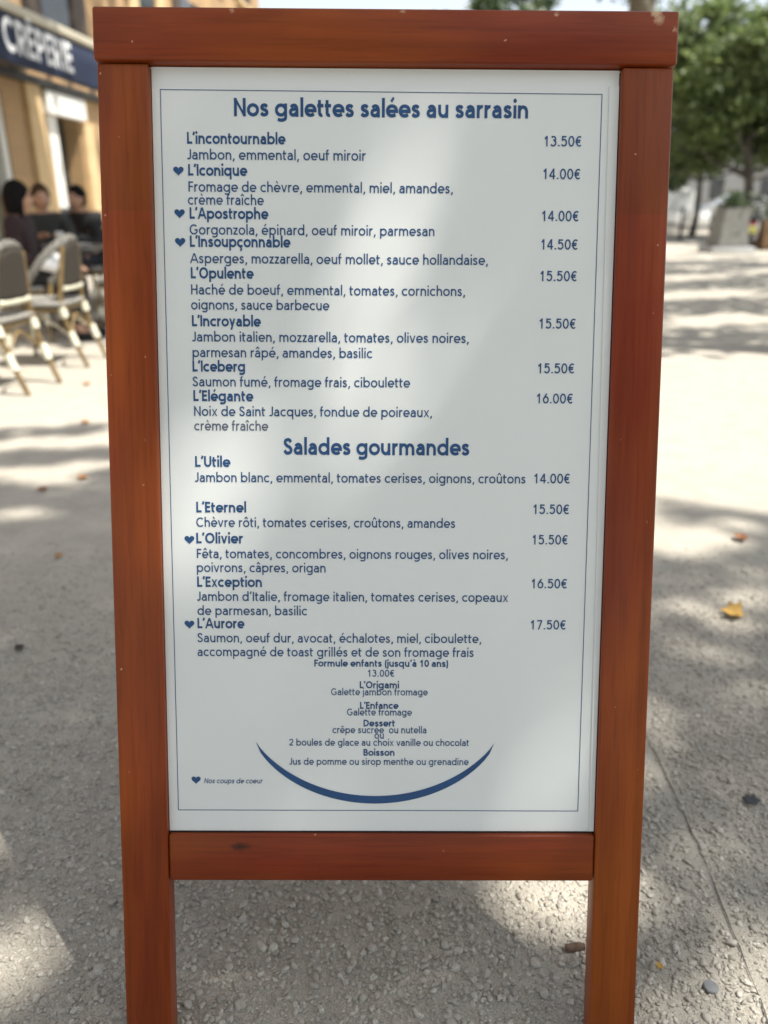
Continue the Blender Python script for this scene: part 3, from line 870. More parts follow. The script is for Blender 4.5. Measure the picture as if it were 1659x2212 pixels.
KX, KY = SUN.x / SUN.z, SUN.y / SUN.z
def shade_tree(name, trunk, label, region, n, zlo, zhi, leaf, tau_fn, th=4.0, extra=()):
    """a crown whose leaves fill the region (shade position on the ground) except where the light falls through"""
    root = empty(name, (trunk[0], trunk[1], 0)); tag(root, label, 'tree')
    trunk_mesh(th, 0.2, (0, 0), 6, 1.6, 2.0).build('trunk', M['bark'], root, True)
    x0, x1, y0, y1 = region
    gx, gy = rng.uniform(x0, x1, n), rng.uniform(y0, y1, n)
    keep = rng.random(n) < tau_fn(gx, gy)
    gx, gy = gx[keep], gy[keep]
    z = rng.uniform(zlo, zhi, len(gx))
    P = np.stack([gx + KX * z - trunk[0], gy + KY * z - trunk[1], z], -1)
    S = rng.uniform(0.75, 1.25, len(P)) * leaf
    for (ex, ey, ez, m_, lf) in extra:      # leaf clumps added out of view to block sky and sun
        k = 70
        cc = np.stack([rng.uniform(*ex, k), rng.uniform(*ey, k), rng.uniform(*ez, k)], -1)
        Q = cc[rng.integers(0, k, m_)] + rng.normal(0, 0.55, (m_, 3)) - np.array([trunk[0], trunk[1], 0])
        P = np.vstack([P, Q]); S = np.concatenate([S, rng.uniform(0.75, 1.25, m_) * lf])
    link('crown', leaves_mesh('crown', P, S, LEAF5, 0.9), M['leaf_green'], root)
    return root

def sm(d, w): return np.clip(0.5 - d / w, 0, 1)
def ell(gx, gy, cx, cy, rx, ry, ang=0.0):
    c, s = math.cos(ang), math.sin(ang)
    u = (gx - cx) * c + (gy - cy) * s; v = -(gx - cx) * s + (gy - cy) * c
    return np.sqrt((u / rx) ** 2 + (v / ry) ** 2) - 1.0
def seg(gx, gy, a, b, r):
    ax, ay = a; bx, by = b
    t_ = np.clip(((gx - ax) * (bx - ax) + (gy - ay) * (by - ay)) / ((bx - ax) ** 2 + (by - ay) ** 2), 0, 1)
    return np.hypot(gx - ax - t_ * (bx - ax), gy - ay - t_ * (by - ay)) / r - 1.0
def wob(gx, gy, s, ph): return np.sin(gx * s + ph) * np.cos(gy * s * 1.3 - ph) + 0.5 * np.sin(gx * s * 2.3 - gy * s * 1.9 + 2 * ph)

def near_tau(gx, gy):
    """how thick the leaves stand over each shaded spot near the board"""
    edge = np.where(gx < 0, 2.95 - 0.25 * (gx + 1.1), 2.42 + 0.35 * np.exp(-((gx - 1.25) / 0.33) ** 2))
    edge = edge + 0.12 * wob(gx, gy * 0, 5.0, 0.7)
    t_ = sm(gy - edge, 0.25)
    strk = 0.8 * sm(seg(gx, gy, (-2.1, 3.35), (-1.25, 3.55), 0.10), 0.8) + 0.8 * sm(seg(gx, gy, (-2.2, 3.75), (-1.55, 3.95), 0.09), 0.8) + 0.7 * sm(seg(gx, gy, (-1.25, 3.2), (-1.0, 3.3), 0.07), 0.8)
    t_ = np.maximum(t_, strk)
    t_ = t_ * (1 - 0.07 * np.clip(wob(gx, gy, 7.0, 1.3), 0, 1)) * np.where(gx > 0.42, 0.62, 1.0)
    def hole(d, w, a):
        nonlocal t_
        t_ = t_ * (1 - a * sm(d, w))
    hole(ell(gx, gy, -0.87, 1.13, 0.12, 0.17, 0.75), 0.4, 1.0)      # left of the board
    hole(ell(gx, gy, -0.62, 0.87, 0.13, 0.10, 0.4), 0.6, 0.95)     # by the left foot
    hole(ell(gx, gy, 0.31, 1.02, 0.14, 0.13, 0.3), 0.5, 1.0)       # light behind the right post
    hole(ell(gx, gy, 0.56, 0.86, 0.24, 0.20, 0.0), 0.8, 0.5)      # right foot of the board
    hole(ell(gx, gy, 0.75, 1.12, 0.22, 0.10, 0.3), 0.8, 0.5)
    hole(ell(gx, gy, 1.06, 2.50, 0.26, 0.15), 0.5, 1.0)
    hole(ell(gx, gy, 0.95, 2.0, 0.25, 0.12, 0.5), 0.9, 0.45)
    hole(ell(gx, gy, -1.4, 2.75, 0.14, 0.07), 0.6, 0.8)
    # light that grazes the poster
    hole(seg(gx, gy, (-0.52, 1.295), (-0.43, 1.215), 0.052), 1.1, 0.97)
    hole(seg(gx, gy, (-0.43, 1.215), (-0.385, 1.165), 0.036), 1.2, 0.92)
    hole(seg(gx, gy, (-0.40, 1.155), (-0.62, 1.105), 0.034), 1.2, 0.9)
    hole(seg(gx, gy, (-0.03, 1.03), (0.06, 0.92), 0.04), 1.2, 0.8)
    hole(seg(gx, gy, (-0.40, 0.98), (-0.25, 0.89), 0.045), 1.4, 0.62)
    return np.clip(t_, 0, 1)
NEAR = (-2.6, 2.9, -0.7, 4.1)
area = (NEAR[1] - NEAR[0]) * (NEAR[3] - NEAR[2])
shade_tree('shade_plane_tree', (3.3, -2.6), 'plane tree behind the photographer whose leaves shade the menu board', NEAR, int(area * 1050), 9.0, 12.5, 0.10, near_tau, 5.5,
           extra=[((-6.5, 7.5), (-11.0, -4.2), (2.2, 9.0), 9000, 0.28)])  # leaves added behind the camera to cut sky light on the board

def cafe_tau(gx, gy):  # leaf cover of the unseen crown added to shade the terrace
    return 0.95 * sm(ell(gx, gy, -3.3, 8.5, 2.1, 2.0), 0.3) * (1 - 0.45 * np.clip(wob(gx, gy, 4.0, 0.2), 0, 1))
shade_tree('terrace_shade_tree', (3.7, 6.0), 'unseen plane tree added to shade the cafe tables', (-5.6, -0.8, 6.2, 10.8), 5200, 6.0, 8.0, 0.2, cafe_tau, 5.0,
           extra=[((-4.8, -3.0), (9.8, 14.0), (8.7, 9.7), 3200, 0.25)])  # leaves added to shade the upper facade
def far_tau(gx, gy):
    return 0.85 * sm(np.maximum(6.3 - gy, gy - 17.5), 1.0) * np.clip(0.62 + 0.75 * wob(gx * 0.55, gy, 1.9, 0.4), 0, 1)
shade_tree('square_plane_tree', (9.6, 9.5), 'plane tree whose leaves dapple the paving at the right', (1.5, 9.5, 5.2, 18.5), 16000, 7.5, 11.0, 0.20, far_tau, 4.5)

# ---------------------------------------------------------------- cafe building and awning
FA_A = R(3.54)
def fa(s, L, z=0.0):
    return Vector((s * math.sin(FA_A) - L * math.cos(FA_A), s * math.cos(FA_A) + L * math.sin(FA_A), z))
FL = 5.6
def stone_mat():
    m, t, bs = new_mat('warm_limestone')
    o = objco(t, (1, 1, 1))
    sx = t.nodes.new('ShaderNodeSeparateXYZ'); t.links.new(o, sx.inputs[0])
    cb = t.nodes.new('ShaderNodeCombineXYZ'); t.links.new(sx.outputs['X'], cb.inputs['X']); t.links.new(sx.outputs['Z'], cb.inputs['Y'])
    br = t.nodes.new('ShaderNodeTexBrick')
    br.inputs['Scale'].default_value = 1.0; br.inputs['Brick Width'].default_value = 0.75; br.inputs['Row Height'].default_value = 0.36
    br.inputs['Mortar Size'].default_value = 0.008
    br.inputs['Color1'].default_value = (0.50, 0.33, 0.165, 1); br.inputs['Color2'].default_value = (0.40, 0.265, 0.14, 1); br.inputs['Mortar'].default_value = (0.36, 0.26, 0.16, 1)
    t.links.new(cb.outputs[0], br.inputs['Vector'])
    c = mixc(t, ramp(t, noise(t, o, 1.3, 4), 0.35, 0.7, (0, 0, 0), (0.6,) * 3), br.outputs['Color'], (0.31, 0.20, 0.11))
    t.links.new(c, bs.inputs['Base Color']); bs.inputs['Roughness'].default_value = 0.85
    bump(t, bs, noise(t, o, 12, 4), 0.3, 0.01)
    return m
M['stone'] = stone_mat()
M['stone_light'] = simple('pale_dressed_stone', (0.60, 0.44, 0.24), 0.8, 0.12, 5)
M['white_paint'] = simple('white_door_paint', (0.76, 0.76, 0.72), 0.5, 0.06, 4)
M['dark_glass'] = glass_mat('dark_shop_glass', (0.03, 0.033, 0.036))
M['olive_glass'] = glass_mat('curtained_glass', (0.16, 0.15, 0.10), 0.3)
M['roof'] = simple('clay_tile', (0.42, 0.2, 0.12), 0.8, 0.3, 8)

bld = empty('cafe_building', fa(12, FL), R(90) - FA_A)
tag(bld, 'warm stone cafe building with white door frame left of the board', 'building')
S0, S1, BH = 4.0, 27.7, 9.5
def bx(name, s0, s1, y0, y1, z0, z1, m, parent=None, bevel=0.0):
    b = MB(); b.box(((s0 + s1) / 2 - 12, (y0 + y1) / 2, (z0 + z1) / 2), (s1 - s0, y1 - y0, z1 - z0), bevel=bevel)
    return b.build(name, m, parent or bld)
# wall pieces round the openings (local y < 0 is the street side)
openings = [(9.35, 10.84, 0.0, 2.45), (12.05, 13.1, 0.0, 2.6)]
cur = S0
wb = MB()
for (a, b_, z0, z1) in openings:
    wb.box(((cur + a) / 2 - 12, 0.2, BH / 2), (a - cur, 0.4, BH))
    wb.box(((a + b_) / 2 - 12, 0.2, (z1 + BH) / 2), (b_ - a, 0.4, BH - z1))
    cur = b_
wb.box(((cur + S1) / 2 - 12, 0.2, BH / 2), (S1 - cur, 0.4, BH))
wb.box((S1 - 12 - 0.2, 4.4, BH / 2), (0.4, 8.0, BH)); wb.box((S0 - 12 + 0.2, 4.4, BH / 2), (0.4, 8.0, BH))
wb.build('wall', M['stone'], bld)
bx('roof', S0 - 0.4, S1 + 0.4, -0.6, 9.0, BH, BH + 0.35, M['roof'])
bx('cornice', S0, S1, -0.28, -0.002, BH - 0.5, BH - 0.12, M['stone_light'], bevel=0.03)
bx('pilaster', 11.42, 11.82, -0.07, -0.002, 0, 2.62, M['stone_light'], bevel=0.01)
bx('pilaster', 13.16, 13.5, -0.07, -0.002, 0, 2.25, M['stone_light'], bevel=0.01)
bx('wall_rail', 7.0, 19.0, -0.14, -0.01, 2.60, 2.70, simple('dark_metal_rail', (0.035, 0.033, 0.03), 0.5, 0.2, 5, 0.4), bevel=0.01)
bx('darkening_panel', 13.5, 17.5, -0.05, -0.002, 0, 1.15, simple('darkening_panel_black', (0.03, 0.03, 0.03), 0.6, 0.3, 6), bevel=0.01)  # dark panels added to darken the lower wall behind the terrace
bx('darkening_panel', 10.84, 11.42, -0.05, -0.002, 0, 0.75, bpy.data.materials['darkening_panel_black'], bevel=0.01)
# left shop window
w1 = bx('window', 9.36, 10.70, 0.16, 0.19, 0.10, 2.44, M['olive_glass'])
bx('frame', 10.70, 10.835, 0.02, 0.20, 1.20, 2.44, M['white_paint'], w1, 0.01)
bx('frame', 10.18, 10.34, 0.08, 0.22, 0.62, 2.0, M['white_paint'], w1, 0.01)
# white glazed door
d2 = bx('door', 12.62, 13.09, 0.24, 0.28, 0.05, 2.30, M['dark_glass'])
bx('transom', 11.93, 13.24, -0.10, -0.002, 2.28, 2.58, M['white_paint'], d2, 0.01)
bx('door_frame', 12.06, 12.40, 0.02, 0.22, 1.02, 2.28, M['white_paint'], d2, 0.01)
bx('lower_panel', 12.06, 12.40, 0.03, 0.21, 0.02, 1.02, simple('dark_door_paint', (0.05, 0.052, 0.055), 0.5, 0.2, 6), d2, 0.01)
bx('side_light', 12.40, 12.62, 0.20, 0.24, 0.05, 2.28, M['dark_glass'], d2)
# upper windows with shutters
for s, dark in ((8.6, 0), (12.8, 1), (16.9, 0), (19.6, 1), (22.4, 0), (25.2, 1)):
    for z in (3.35, 6.3):
        w = bx('window', s - 0.5, s + 0.5, -0.02, -0.004, z, z + 1.9, M['dark_glass'])
        bx('sill', s - 0.65, s + 0.65, -0.16, -0.002, z - 0.12, z - 0.004, M['stone_light'], w, 0.01)
        for sg in (-1, 1):
            bx('shutter', s + sg * 0.78 - 0.25, s + sg * 0.78 + 0.25, -0.06, -0.004, z, z + 1.9, simple('brown_shutter', (0.07, 0.05, 0.035), 0.6, 0.1, 6) if dark else M['stone_light'], w, 0.005)

# awning
M['navy'] = simple('navy_canvas', (0.007, 0.016, 0.048), 0.75, 0.2, 3, bstr=0.1)
M['navy_top'] = simple('lighter_navy_canvas', (0.035, 0.07, 0.2), 0.8, 0.2, 2)  # lighter blue than the valance canvas
M['beige_bar'] = simple('beige_awning_bar', (0.50, 0.46, 0.36), 0.5, 0.08, 4)
M['white_letter'] = simple('white_letter', (0.72, 0.73, 0.75), 0.6, 0.05, 8)
aw = empty('awning', fa(12, FL), R(90) - FA_A)
tag(aw, 'navy blue cafe awning with white block letters on its valance', 'awning')
AL = FL - 4.15
bx('front_bar', 6.9, 11.6, -AL - 0.045, -AL + 0.045, 2.81, 2.90, M['beige_bar'], aw, 0.02)
# canvas slopes up to the wall
cv = MB(); cv.prism([(0, 2.89), (AL - 0.01, 3.14), (AL - 0.01, 3.16), (0, 2.91)], 4.6, Matrix.Translation((9.25 - 12, -AL, 0)) @ Matrix.Rotation(R(90), 4, 'Z'))
cv.build('canopy', M['navy_top'], aw)
# valance with a gentle wave
nv = 60; vs = []; fs = []
for i in range(nv + 1):
    s = 6.95 + 4.6 * i / nv
    for z, k in ((2.80, 0.0), (2.6, 0.5), (2.42, 1.0), (2.36, 1.0)):
        vs.append((s - 12, -AL - 0.01 + k * 0.010 * math.sin(s * 5.2), z))
for i in range(nv):
    for j in range(3):
        a = i * 4 + j; fs.append((a, a + 4, a + 5, a + 1))
vme = bpy.data.meshes.new('valance'); vme.from_pydata(vs, [], fs)
val = link('valance', vme, M['navy'], aw, True)
sol = val.modifiers.new('thickness', 'SOLIDIFY'); sol.thickness = 0.006
co, fcs = text_shape('CRÊPERIE', True)
lx = (co[:, 0] - co[:, 0].min()) / (co[:, 0].max() - co[:, 0].min())
lz = 2.455 + co[:, 1] / CAP * 0.30
lme = bpy.data.meshes.new('lettering')
lme.from_pydata([(8.20 + 1.50 * u - 12, -AL - 0.034 - k * 0.0006, z) for u, z, k in zip(lx, lz, co[:, 2])], [], fcs)
link('lettering', lme, M['white_letter'], val)
bx('arm', 7.6, 7.66, -AL, -0.02, 2.72, 2.78, M['beige_bar'], aw)
bx('arm', 11.2, 11.26, -AL, -0.02, 2.72, 2.78, M['beige_bar'], aw)

# ---------------------------------------------------------------- bistro chairs and tables
def weave_mat(name, a, b_, sc):
    m, t, bs = new_mat(name)
    ch = t.nodes.new('ShaderNodeTexChecker'); ch.inputs['Scale'].default_value = sc
    ch.inputs['Color1'].default_value = (*a, 1); ch.inputs['Color2'].default_value = (*b_, 1)
    t.links.new(objco(t), ch.inputs['Vector'])
    t.links.new(ch.outputs['Color'], bs.inputs['Base Color']); bs.inputs['Roughness'].default_value = 0.75
    bs.inputs['Specular IOR Level'].default_value = 0.15
    bump(t, bs, ch.outputs['Fac'], 0.4, 0.003)
    return m
M['cane'] = simple('golden_cane', (0.18, 0.12, 0.045), 0.45, 0.25, 14)
M['pale_brace'] = simple('pale_cane', (0.42, 0.37, 0.27), 0.5, 0.15, 20)
M['wrap'] = simple('cream_joint_wrap', (0.68, 0.66, 0.52), 0.5, 0.08, 40)
M['weave_light'] = weave_mat('pale_woven_rim', (0.24, 0.23, 0.205), (0.05, 0.045, 0.04), 110)
M['weave_back'] = weave_mat('grey_woven_back', (0.06, 0.052, 0.042), (0.03, 0.026, 0.022), 130)
M['weave_seat'] = weave_mat('white_black_woven_seat', (0.5, 0.48, 0.43), (0.06, 0.06, 0.06), 90)

def smooth_path(pts, k=5):
    P = [Vector(p) for p in pts]; out = []
    for i in range(len(P) - 1):
        p0, p1, p2, p3 = P[max(i - 1, 0)], P[i], P[i + 1], P[min(i + 2, len(P) - 1)]
        for j in range(k):
            t_ = j / k
            out.append(0.5 * ((2 * p1) + (-p0 + p2) * t_ + (2 * p0 - 5 * p1 + 4 * p2 - p3) * t_ ** 2 + (-p0 + 3 * p1 - 3 * p2 + p3) * t_ ** 3))
    out.append(P[-1]); return out

def make_chair(label, group):
    r = empty('bistro_chair'); tag(r, label, 'chair', group)
    MB().box((0, 0, 0.445), (0.44, 0.44, 0.035), bevel=0.015).build('seat', M['weave_seat'], r, True)
    MB().box((0.0, 0, 0.405), (0.40, 0.40, 0.03), bevel=0.01).build('seat_frame', M['cane'], r, True)
    for s in (-1, 1):
        p = MB().tube(smooth_path([(-0.335, s * 0.185, 0.0), (-0.255, s * 0.19, 0.22), (-0.205, s * 0.19, 0.44), (-0.225, s * 0.165, 0.64), (-0.25, s * 0.13, 0.83)]), 0.0155, 10).build('back_post', M['cane'], r, True)
        MB().tube([(-0.278, s * 0.19, 0.155), (-0.245, s * 0.192, 0.255)], 0.025, 10).build('joint_wrap', M['wrap'], p, True)
        MB().tube([(-0.222, s * 0.19, 0.355), (-0.207, s * 0.192, 0.42)], 0.026, 10).build('joint_wrap', M['wrap'], p, True)
        f = MB().tube(smooth_path([(0.235, s * 0.215, 0.0), (0.205, s * 0.20, 0.22), (0.195, s * 0.20, 0.43)]), 0.015, 10).build('front_leg', M['cane'], r, True)
        MB().tube([(0.216, s * 0.207, 0.15), (0.206, s * 0.202, 0.235)], 0.024, 10).build('joint_wrap', M['wrap'], f, True)
        MB().tube(smooth_path([(-0.25, s * 0.19, 0.22), (-0.05, s * 0.185, 0.37), (0.0, s * 0.18, 0.385), (0.05, s * 0.185, 0.37), (0.205, s * 0.2, 0.22)]), 0.010, 8).build('brace', M['pale_brace'], r, True)
    MB().tube(smooth_path([(-0.25, -0.19, 0.22), (-0.22, 0, 0.36), (-0.25, 0.19, 0.22)]), 0.010, 8).build('brace', M['cane'], r, True)
    half = [(.04, .245, .55), (-.02, .255, .60), (-.09, .245, .69), (-.155, .21, .775), (-.22, .14, .845), (-.255, .05, .882)]
    for s in (-1, 1): MB().tube([(.05, s * .21, .43), (.042, s * .245, .555)], .016, 10).build('arm_support', M['cane'], r, True)
    MB().tube(smooth_path([(x, -y, z) for x, y, z in half] + half[::-1], 6), 0.0225, 10, flat=(1.3, 0.8)).build('arm_hoop', M['weave_light'], r, True)
    # woven back panel between the posts
    vs, fs = [], []
    for i in range(11):
        q = -1 + 2 * i / 10
        for j in range(9):
            z = 0.555 + 0.30 * j / 8
            wz = 0.165 - 0.05 * (j / 8)
            top = 0.865 - 0.05 * q * q
            z = 0.555 + (top - 0.555) * j / 8
            vs.append((-0.215 - 0.04 * (j / 8) - 0.02 * (1 - q * q), q * wz, z))
    for i in range(10):
        for j in range(8):
            a = i * 9 + j; fs.append((a, a + 9, a + 10, a + 1))
    me = bpy.data.meshes.new('back_panel'); me.from_pydata(vs, [], fs)
    o = link('back_panel', me, M['weave_back'], r, True)
    s_ = o.modifiers.new('thickness', 'SOLIDIFY'); s_.thickness = 0.012
    MB().tube([(-0.218, -0.16, 0.55), (-0.232, 0.0, 0.55), (-0.218, 0.16, 0.55)], 0.021, 10).build('cross_bar', M['wrap'], r, True)
    return r
GC = 'woven bistro chairs on the cafe terrace'
ch0 = make_chair('woven bistro chair nearest the left edge, cream wraps on its legs', GC)
ch0.location = (-2.51, 4.93, 0); ch0.rotation_euler = (0, 0, R(180 - 8))
def put_chair(x, y, deg, label):
    c = copy_tree(ch0); c.location = (x, y, 0); c.rotation_euler = (0, 0, R(deg)); c['label'] = label; return c
put_chair(-2.475, 5.77, 178, 'woven bistro chair standing next to the left post of the board')
put_chair(-3.08, 6.8, 8, 'bistro chair under the person with long black hair')
put_chair(-3.38, 8.2, -70, 'bistro chair under the person in grey behind the table')
put_chair(-3.22, 8.95, -120, 'bistro chair under the person in black near the door')
put_chair(-2.35, 7.35, 176, 'empty bistro chair on the street side of the further table')

M['table_top'] = simple('dark_table_top', (0.085, 0.088, 0.088), 0.35, 0.25, 9)
M['iron'] = simple('black_iron', (0.025, 0.025, 0.027), 0.5, 0.2, 20, 0.3)
def make_table(label, group):
    r = empty('bistro_table'); tag(r, label, 'table', group)
    MB().box((0, 0, 0.73), (0.68, 0.68, 0.035), bevel=0.012).build('table_top', M['table_top'], r, True)
    MB().lathe([(0.045, 0.04), (0.03, 0.12), (0.028, 0.66), (0.09, 0.712)], 16).build('pedestal', M['iron'], r, True)
    b = MB()
    for k in range(4):
        a = math.pi / 4 + k * math.pi / 2
        b.tube([(0, 0, 0.07), (0.2 * math.cos(a), 0.2 * math.sin(a), 0.045), (0.3 * math.cos(a), 0.3 * math.sin(a), 0.015)], [0.025, 0.02, 0.014], 8)
    b.build('base', M['iron'], r, True)
    return r
GT = 'square cafe tables in front of the building'
t0 = make_table('dark square cafe table with people seated behind it', GT); t0.location = (-2.86, 7.38, 0)
t1 = copy_tree(t0); t1.location = (-3.1, 5.3, 0); t1['label'] = 'dark cafe table in front of the two empty woven chairs'
t2 = copy_tree(t0); t2.location = (-3.05, 9.5, 0); t2['label'] = 'dark cafe table furthest away by the white door'
# a tumbler and a plate on the further table
M['ceramic'] = simple('white_ceramic', (0.75, 0.75, 0.73), 0.3, 0.04, 10)
tag(MB().lathe([(0.05, 0.748), (0.09, 0.752), (0.125, 0.768), (0.12, 0.771), (0.06, 0.756)], 24).build('plate', M['ceramic'], None, True), 'white round plate on the dark table behind the chairs', 'plate').location = (-2.72, 7.2, 0)
tag(MB().lathe([(0.03, 0.748), (0.037, 0.86), (0.034, 0.86), (0.028, 0.756)], 20).build('tumbler', M['ceramic'], None, True), 'small pale tumbler beside the plate on the cafe table', 'cup').location = (-2.98, 7.5, 0)

# ---------------------------------------------------------------- people
M['skin'] = simple('skin', (0.42, 0.24, 0.16), 0.5, 0.1, 20)
M['hair_black'] = simple('black_hair', (0.008, 0.007, 0.007), 0.85, 0.3, 60, spec=0.1)
M['hair_brown'] = simple('brown_hair', (0.06, 0.035, 0.02), 0.85, 0.3, 60, spec=0.1)
M['cloth_red'] = simple('dark_wine_cloth', (0.020, 0.007, 0.008), 0.85, 0.3, 8)
M['cloth_grey'] = simple('dark_grey_cloth', (0.022, 0.024, 0.023), 0.85, 0.25, 8)
M['cloth_black'] = simple('black_cloth', (0.014, 0.014, 0.016), 0.85, 0.3, 8)
M['cloth_white'] = simple('white_cloth', (0.78, 0.78, 0.76), 0.8, 0.05, 20)
M['denim'] = simple('dark_denim', (0.014, 0.016, 0.022), 0.85, 0.3, 12)
M['eye'] = simple('dark_eye', (0.02, 0.015, 0.012), 0.2, 0.1, 50)
def skin_obj(name, verts, edges, radii, m, parent, sub=2):
    me = bpy.data.meshes.new(name); me.from_pydata([tuple(v) for v in verts], edges, [])
    o = link(name, me, m, parent)
    sk = o.modifiers.new('skin', 'SKIN'); sk.use_smooth_shade = True
    sd = o.modifiers.new('sub', 'SUBSURF'); sd.levels = sub; sd.render_levels = sub
    for i, rr in enumerate(radii):
        d = me.skin_vertices[0].data[i]
        d.radius = rr if isinstance(rr, tuple) else (rr, rr)
        d.use_root = (i == 0)
    bpy.context.view_layer.update()
    m2 = bpy.data.meshes.new_from_object(o.evaluated_get(bpy.context.evaluated_depsgraph_get()))
    o.modifiers.clear(); o.data = m2; bpy.data.meshes.remove(me)
    m2.materials.clear(); m2.materials.append(m)
    m2.polygons.foreach_set('use_smooth', [True] * len(m2.polygons))
    return o

def person(x, y, deg, label, top, legs, hair, long_hair, wr, head_yaw=0.0, lean_=0.0, cuff=False):
    """seated, facing local +x; wr = the two wrist positions (right hand is -y)"""
    r = empty('person', (x, y, 0), R(deg)); tag(r, label, 'person')
    L = lean_
    pel, spi, che, nec, hed = (0, 0, .53), (.02 + L * .3, 0, .70), (.02 + L * .7, 0, .90), (.03 + L, 0, 1.02), (.05 + L, 0, 1.15)
    sh = [(.02 + L * .8, s * .185, .965) for s in (-1, 1)]
    el = [(.08 + L * .5, s * .25, .70) for s in (-1, 1)]
    hip = [(.04, s * .09, .515) for s in (-1, 1)]
    kn = [(.46, s * .11, .53) for s in (-1, 1)]
    an = [(.44, s * .11, .09) for s in (-1, 1)]
    V = [pel, spi, che, nec, (nec[0] + .012, 0, 1.07)]; Rr = [.13, .125, .14, .055, .052]; E = [(0, 1), (1, 2), (2, 3), (3, 4)]
    for k in (0, 1):
        b0 = len(V)
        w = Vector(wr[k]); e = Vector(el[k]); d = (w - e).normalized()
        side = Vector((0, 1 if k == 0 else -1, 0)); side = (side - d * side.dot(d)).normalized(); upv = d.cross(side)
        palm = w + d * .055
        V += [sh[k], el[k], tuple(w), tuple(palm)]; Rr += [.058, .042, .027, (.036, .018)]
        E += [(2, b0), (b0, b0 + 1), (b0 + 1, b0 + 2), (b0 + 2, b0 + 3)]
        for q, (off, ln) in enumerate(((-.027, .062), (-.009, .074), (.009, .07), (.026, .055))):
            i0 = len(V)
            V += [tuple(palm + side * off + d * .03), tuple(palm + side * off * 1.1 + d * (.03 + ln * .55) - Vector((0, 0, .006))), tuple(palm + side * off * 1.1 + d * (.03 + ln) - Vector((0, 0, .024)))]
            Rr += [.009, .0085, .007]; E += [(b0 + 3, i0), (i0, i0 + 1), (i0 + 1, i0 + 2)]
        i0 = len(V)
        V += [tuple(w + d * .03 + side * .036), tuple(w + d * .065 + side * .058)]; Rr += [.011, .009]; E += [(b0 + 2, i0), (i0, i0 + 1)]
        h0 = len(V)
        V += [hip[k], kn[k], an[k], (an[k][0] + .13, an[k][1], .04)]; Rr += [.085, .058, .04, .035]
        E += [(0, h0), (h0, h0 + 1), (h0 + 1, h0 + 2), (h0 + 2, h0 + 3)]
    body = skin_obj('body', V, E, Rr, M['skin'], r)
    # head with brow, nose, chin and ears joined into the body mesh
    hb = bmesh.new(); hb.from_mesh(body.data)
    hd = bmesh.new(); bmesh.ops.create_icosphere(hd, subdivisions=4, radius=1.0)
    for v in hd.verts:
        c = v.co
        f = max(0.0, c.x)
        c.x = c.x * 0.098; c.y = c.y * 0.076; z = c.z
        c.z = z * 0.118
        if z < 0: c.y *= 1 + 0.28 * z; c.x += 0.012 * -z * f
        nose = math.exp(-((c.y / .012) ** 2) - ((c.z + .018) / .026) ** 2) * f
        c.x += .026 * nose
        for s in (-1, 1):
            c.x -= .010 * f * math.exp(-(((c.y - s * .031) / .016) ** 2) - ((c.z - .012) / .014) ** 2)
            c.y += s * .014 * math.exp(-((c.x / .014) ** 2) - ((c.z + .002) / .024) ** 2) * (1 if c.y * s > .05 else 0)
        c.x += .006 * f * math.exp(-((c.y / .024) ** 2) - ((c.z + .062) / .008) ** 2)
    HM = Matrix.Translation(hed) @ Matrix.Rotation(R(head_yaw), 4, 'Z')
    bmesh.ops.transform(hd, matrix=HM, verts=hd.verts)
    tmp = bpy.data.meshes.new('tmp'); hd.to_mesh(tmp); hd.free(); hb.from_mesh(tmp); bpy.data.meshes.remove(tmp)
    hb.to_mesh(body.data); hb.free(); body.data.polygons.foreach_set('use_smooth', [True] * len(body.data.polygons))
    for s in (-1, 1):
        MB().ball(HM @ Vector((.083, s * .031, .012)), .0105, sub=2).build('eye', M['eye'], r, True)
    m_ = MB(); m_.box((0, 0, 0), (.008, .04, .009), bevel=.003); o = m_.build('mouth', simple('lips', (.3, .11, .09), .5, .1, 30), r, True); o.matrix_local = HM @ Matrix.Translation((.098, 0, -.058))
    # hair: a cap pulled off the scalp, longer at the back for long hair
    hr = bmesh.new(); bmesh.ops.create_icosphere(hr, subdivisions=4, radius=1.0)
    for v in hr.verts:
        c = v.co; wv = 1 + .04 * math.sin(9 * c.y + 7 * c.z) * math.cos(8 * c.x)
        z = c.z
        c.x = (c.x * .108 - .010) * wv; c.y = c.y * .090 * wv; c.z = z * .124 + .014
        if z < -0.1:
            c.x = min(c.x, .02 * (1 + z)) if long_hair else min(c.x, -.01)
            if long_hair: c.z -= .20 * -z; c.y *= 1.12
        elif z < .45: c.x = min(c.x, .055 + .09 * z)
    bmesh.ops.transform(hr, matrix=HM, verts=hr.verts)
    hme = bpy.data.meshes.new('hair'); hr.to_mesh(hme); hr.free(); link('hair', hme, hair, r, True)
    # clothing follows the body with a little ease
    V = [(0, 0, .50), (.02 + L * .3, 0, .70), (.02 + L * .7, 0, .90), (.03 + L, 0, 1.0)]; Rr = [.155, .145, .155, .07]; E = [(0, 1), (1, 2), (2, 3)]
    for k in (0, 1):
        b0 = len(V); w = Vector(wr[k]); e = Vector(el[k])
        V += [sh[k], el[k], tuple(e.lerp(w, .55 if cuff else .9))]; Rr += [.074, .056, .042]
        E += [(2, b0), (b0, b0 + 1), (b0 + 1, b0 + 2)]
        if cuff:
            MB().tube([e.lerp(w, .42), e.lerp(w, .68), e.lerp(w, .95)], [.055, .052, .048], 12).build('sleeve_cuff', M['cloth_white'], r, True)
    skin_obj('shirt', V, E, Rr, top, r)
    V = [(0, 0, .52)]; Rr = [.15]; E = []
    for k in (0, 1):
        b0 = len(V); V += [hip[k], kn[k], (an[k][0], an[k][1], .12)]; Rr += [.10, .074, .058]; E += [(0, b0), (b0, b0 + 1), (b0 + 1, b0 + 2)]
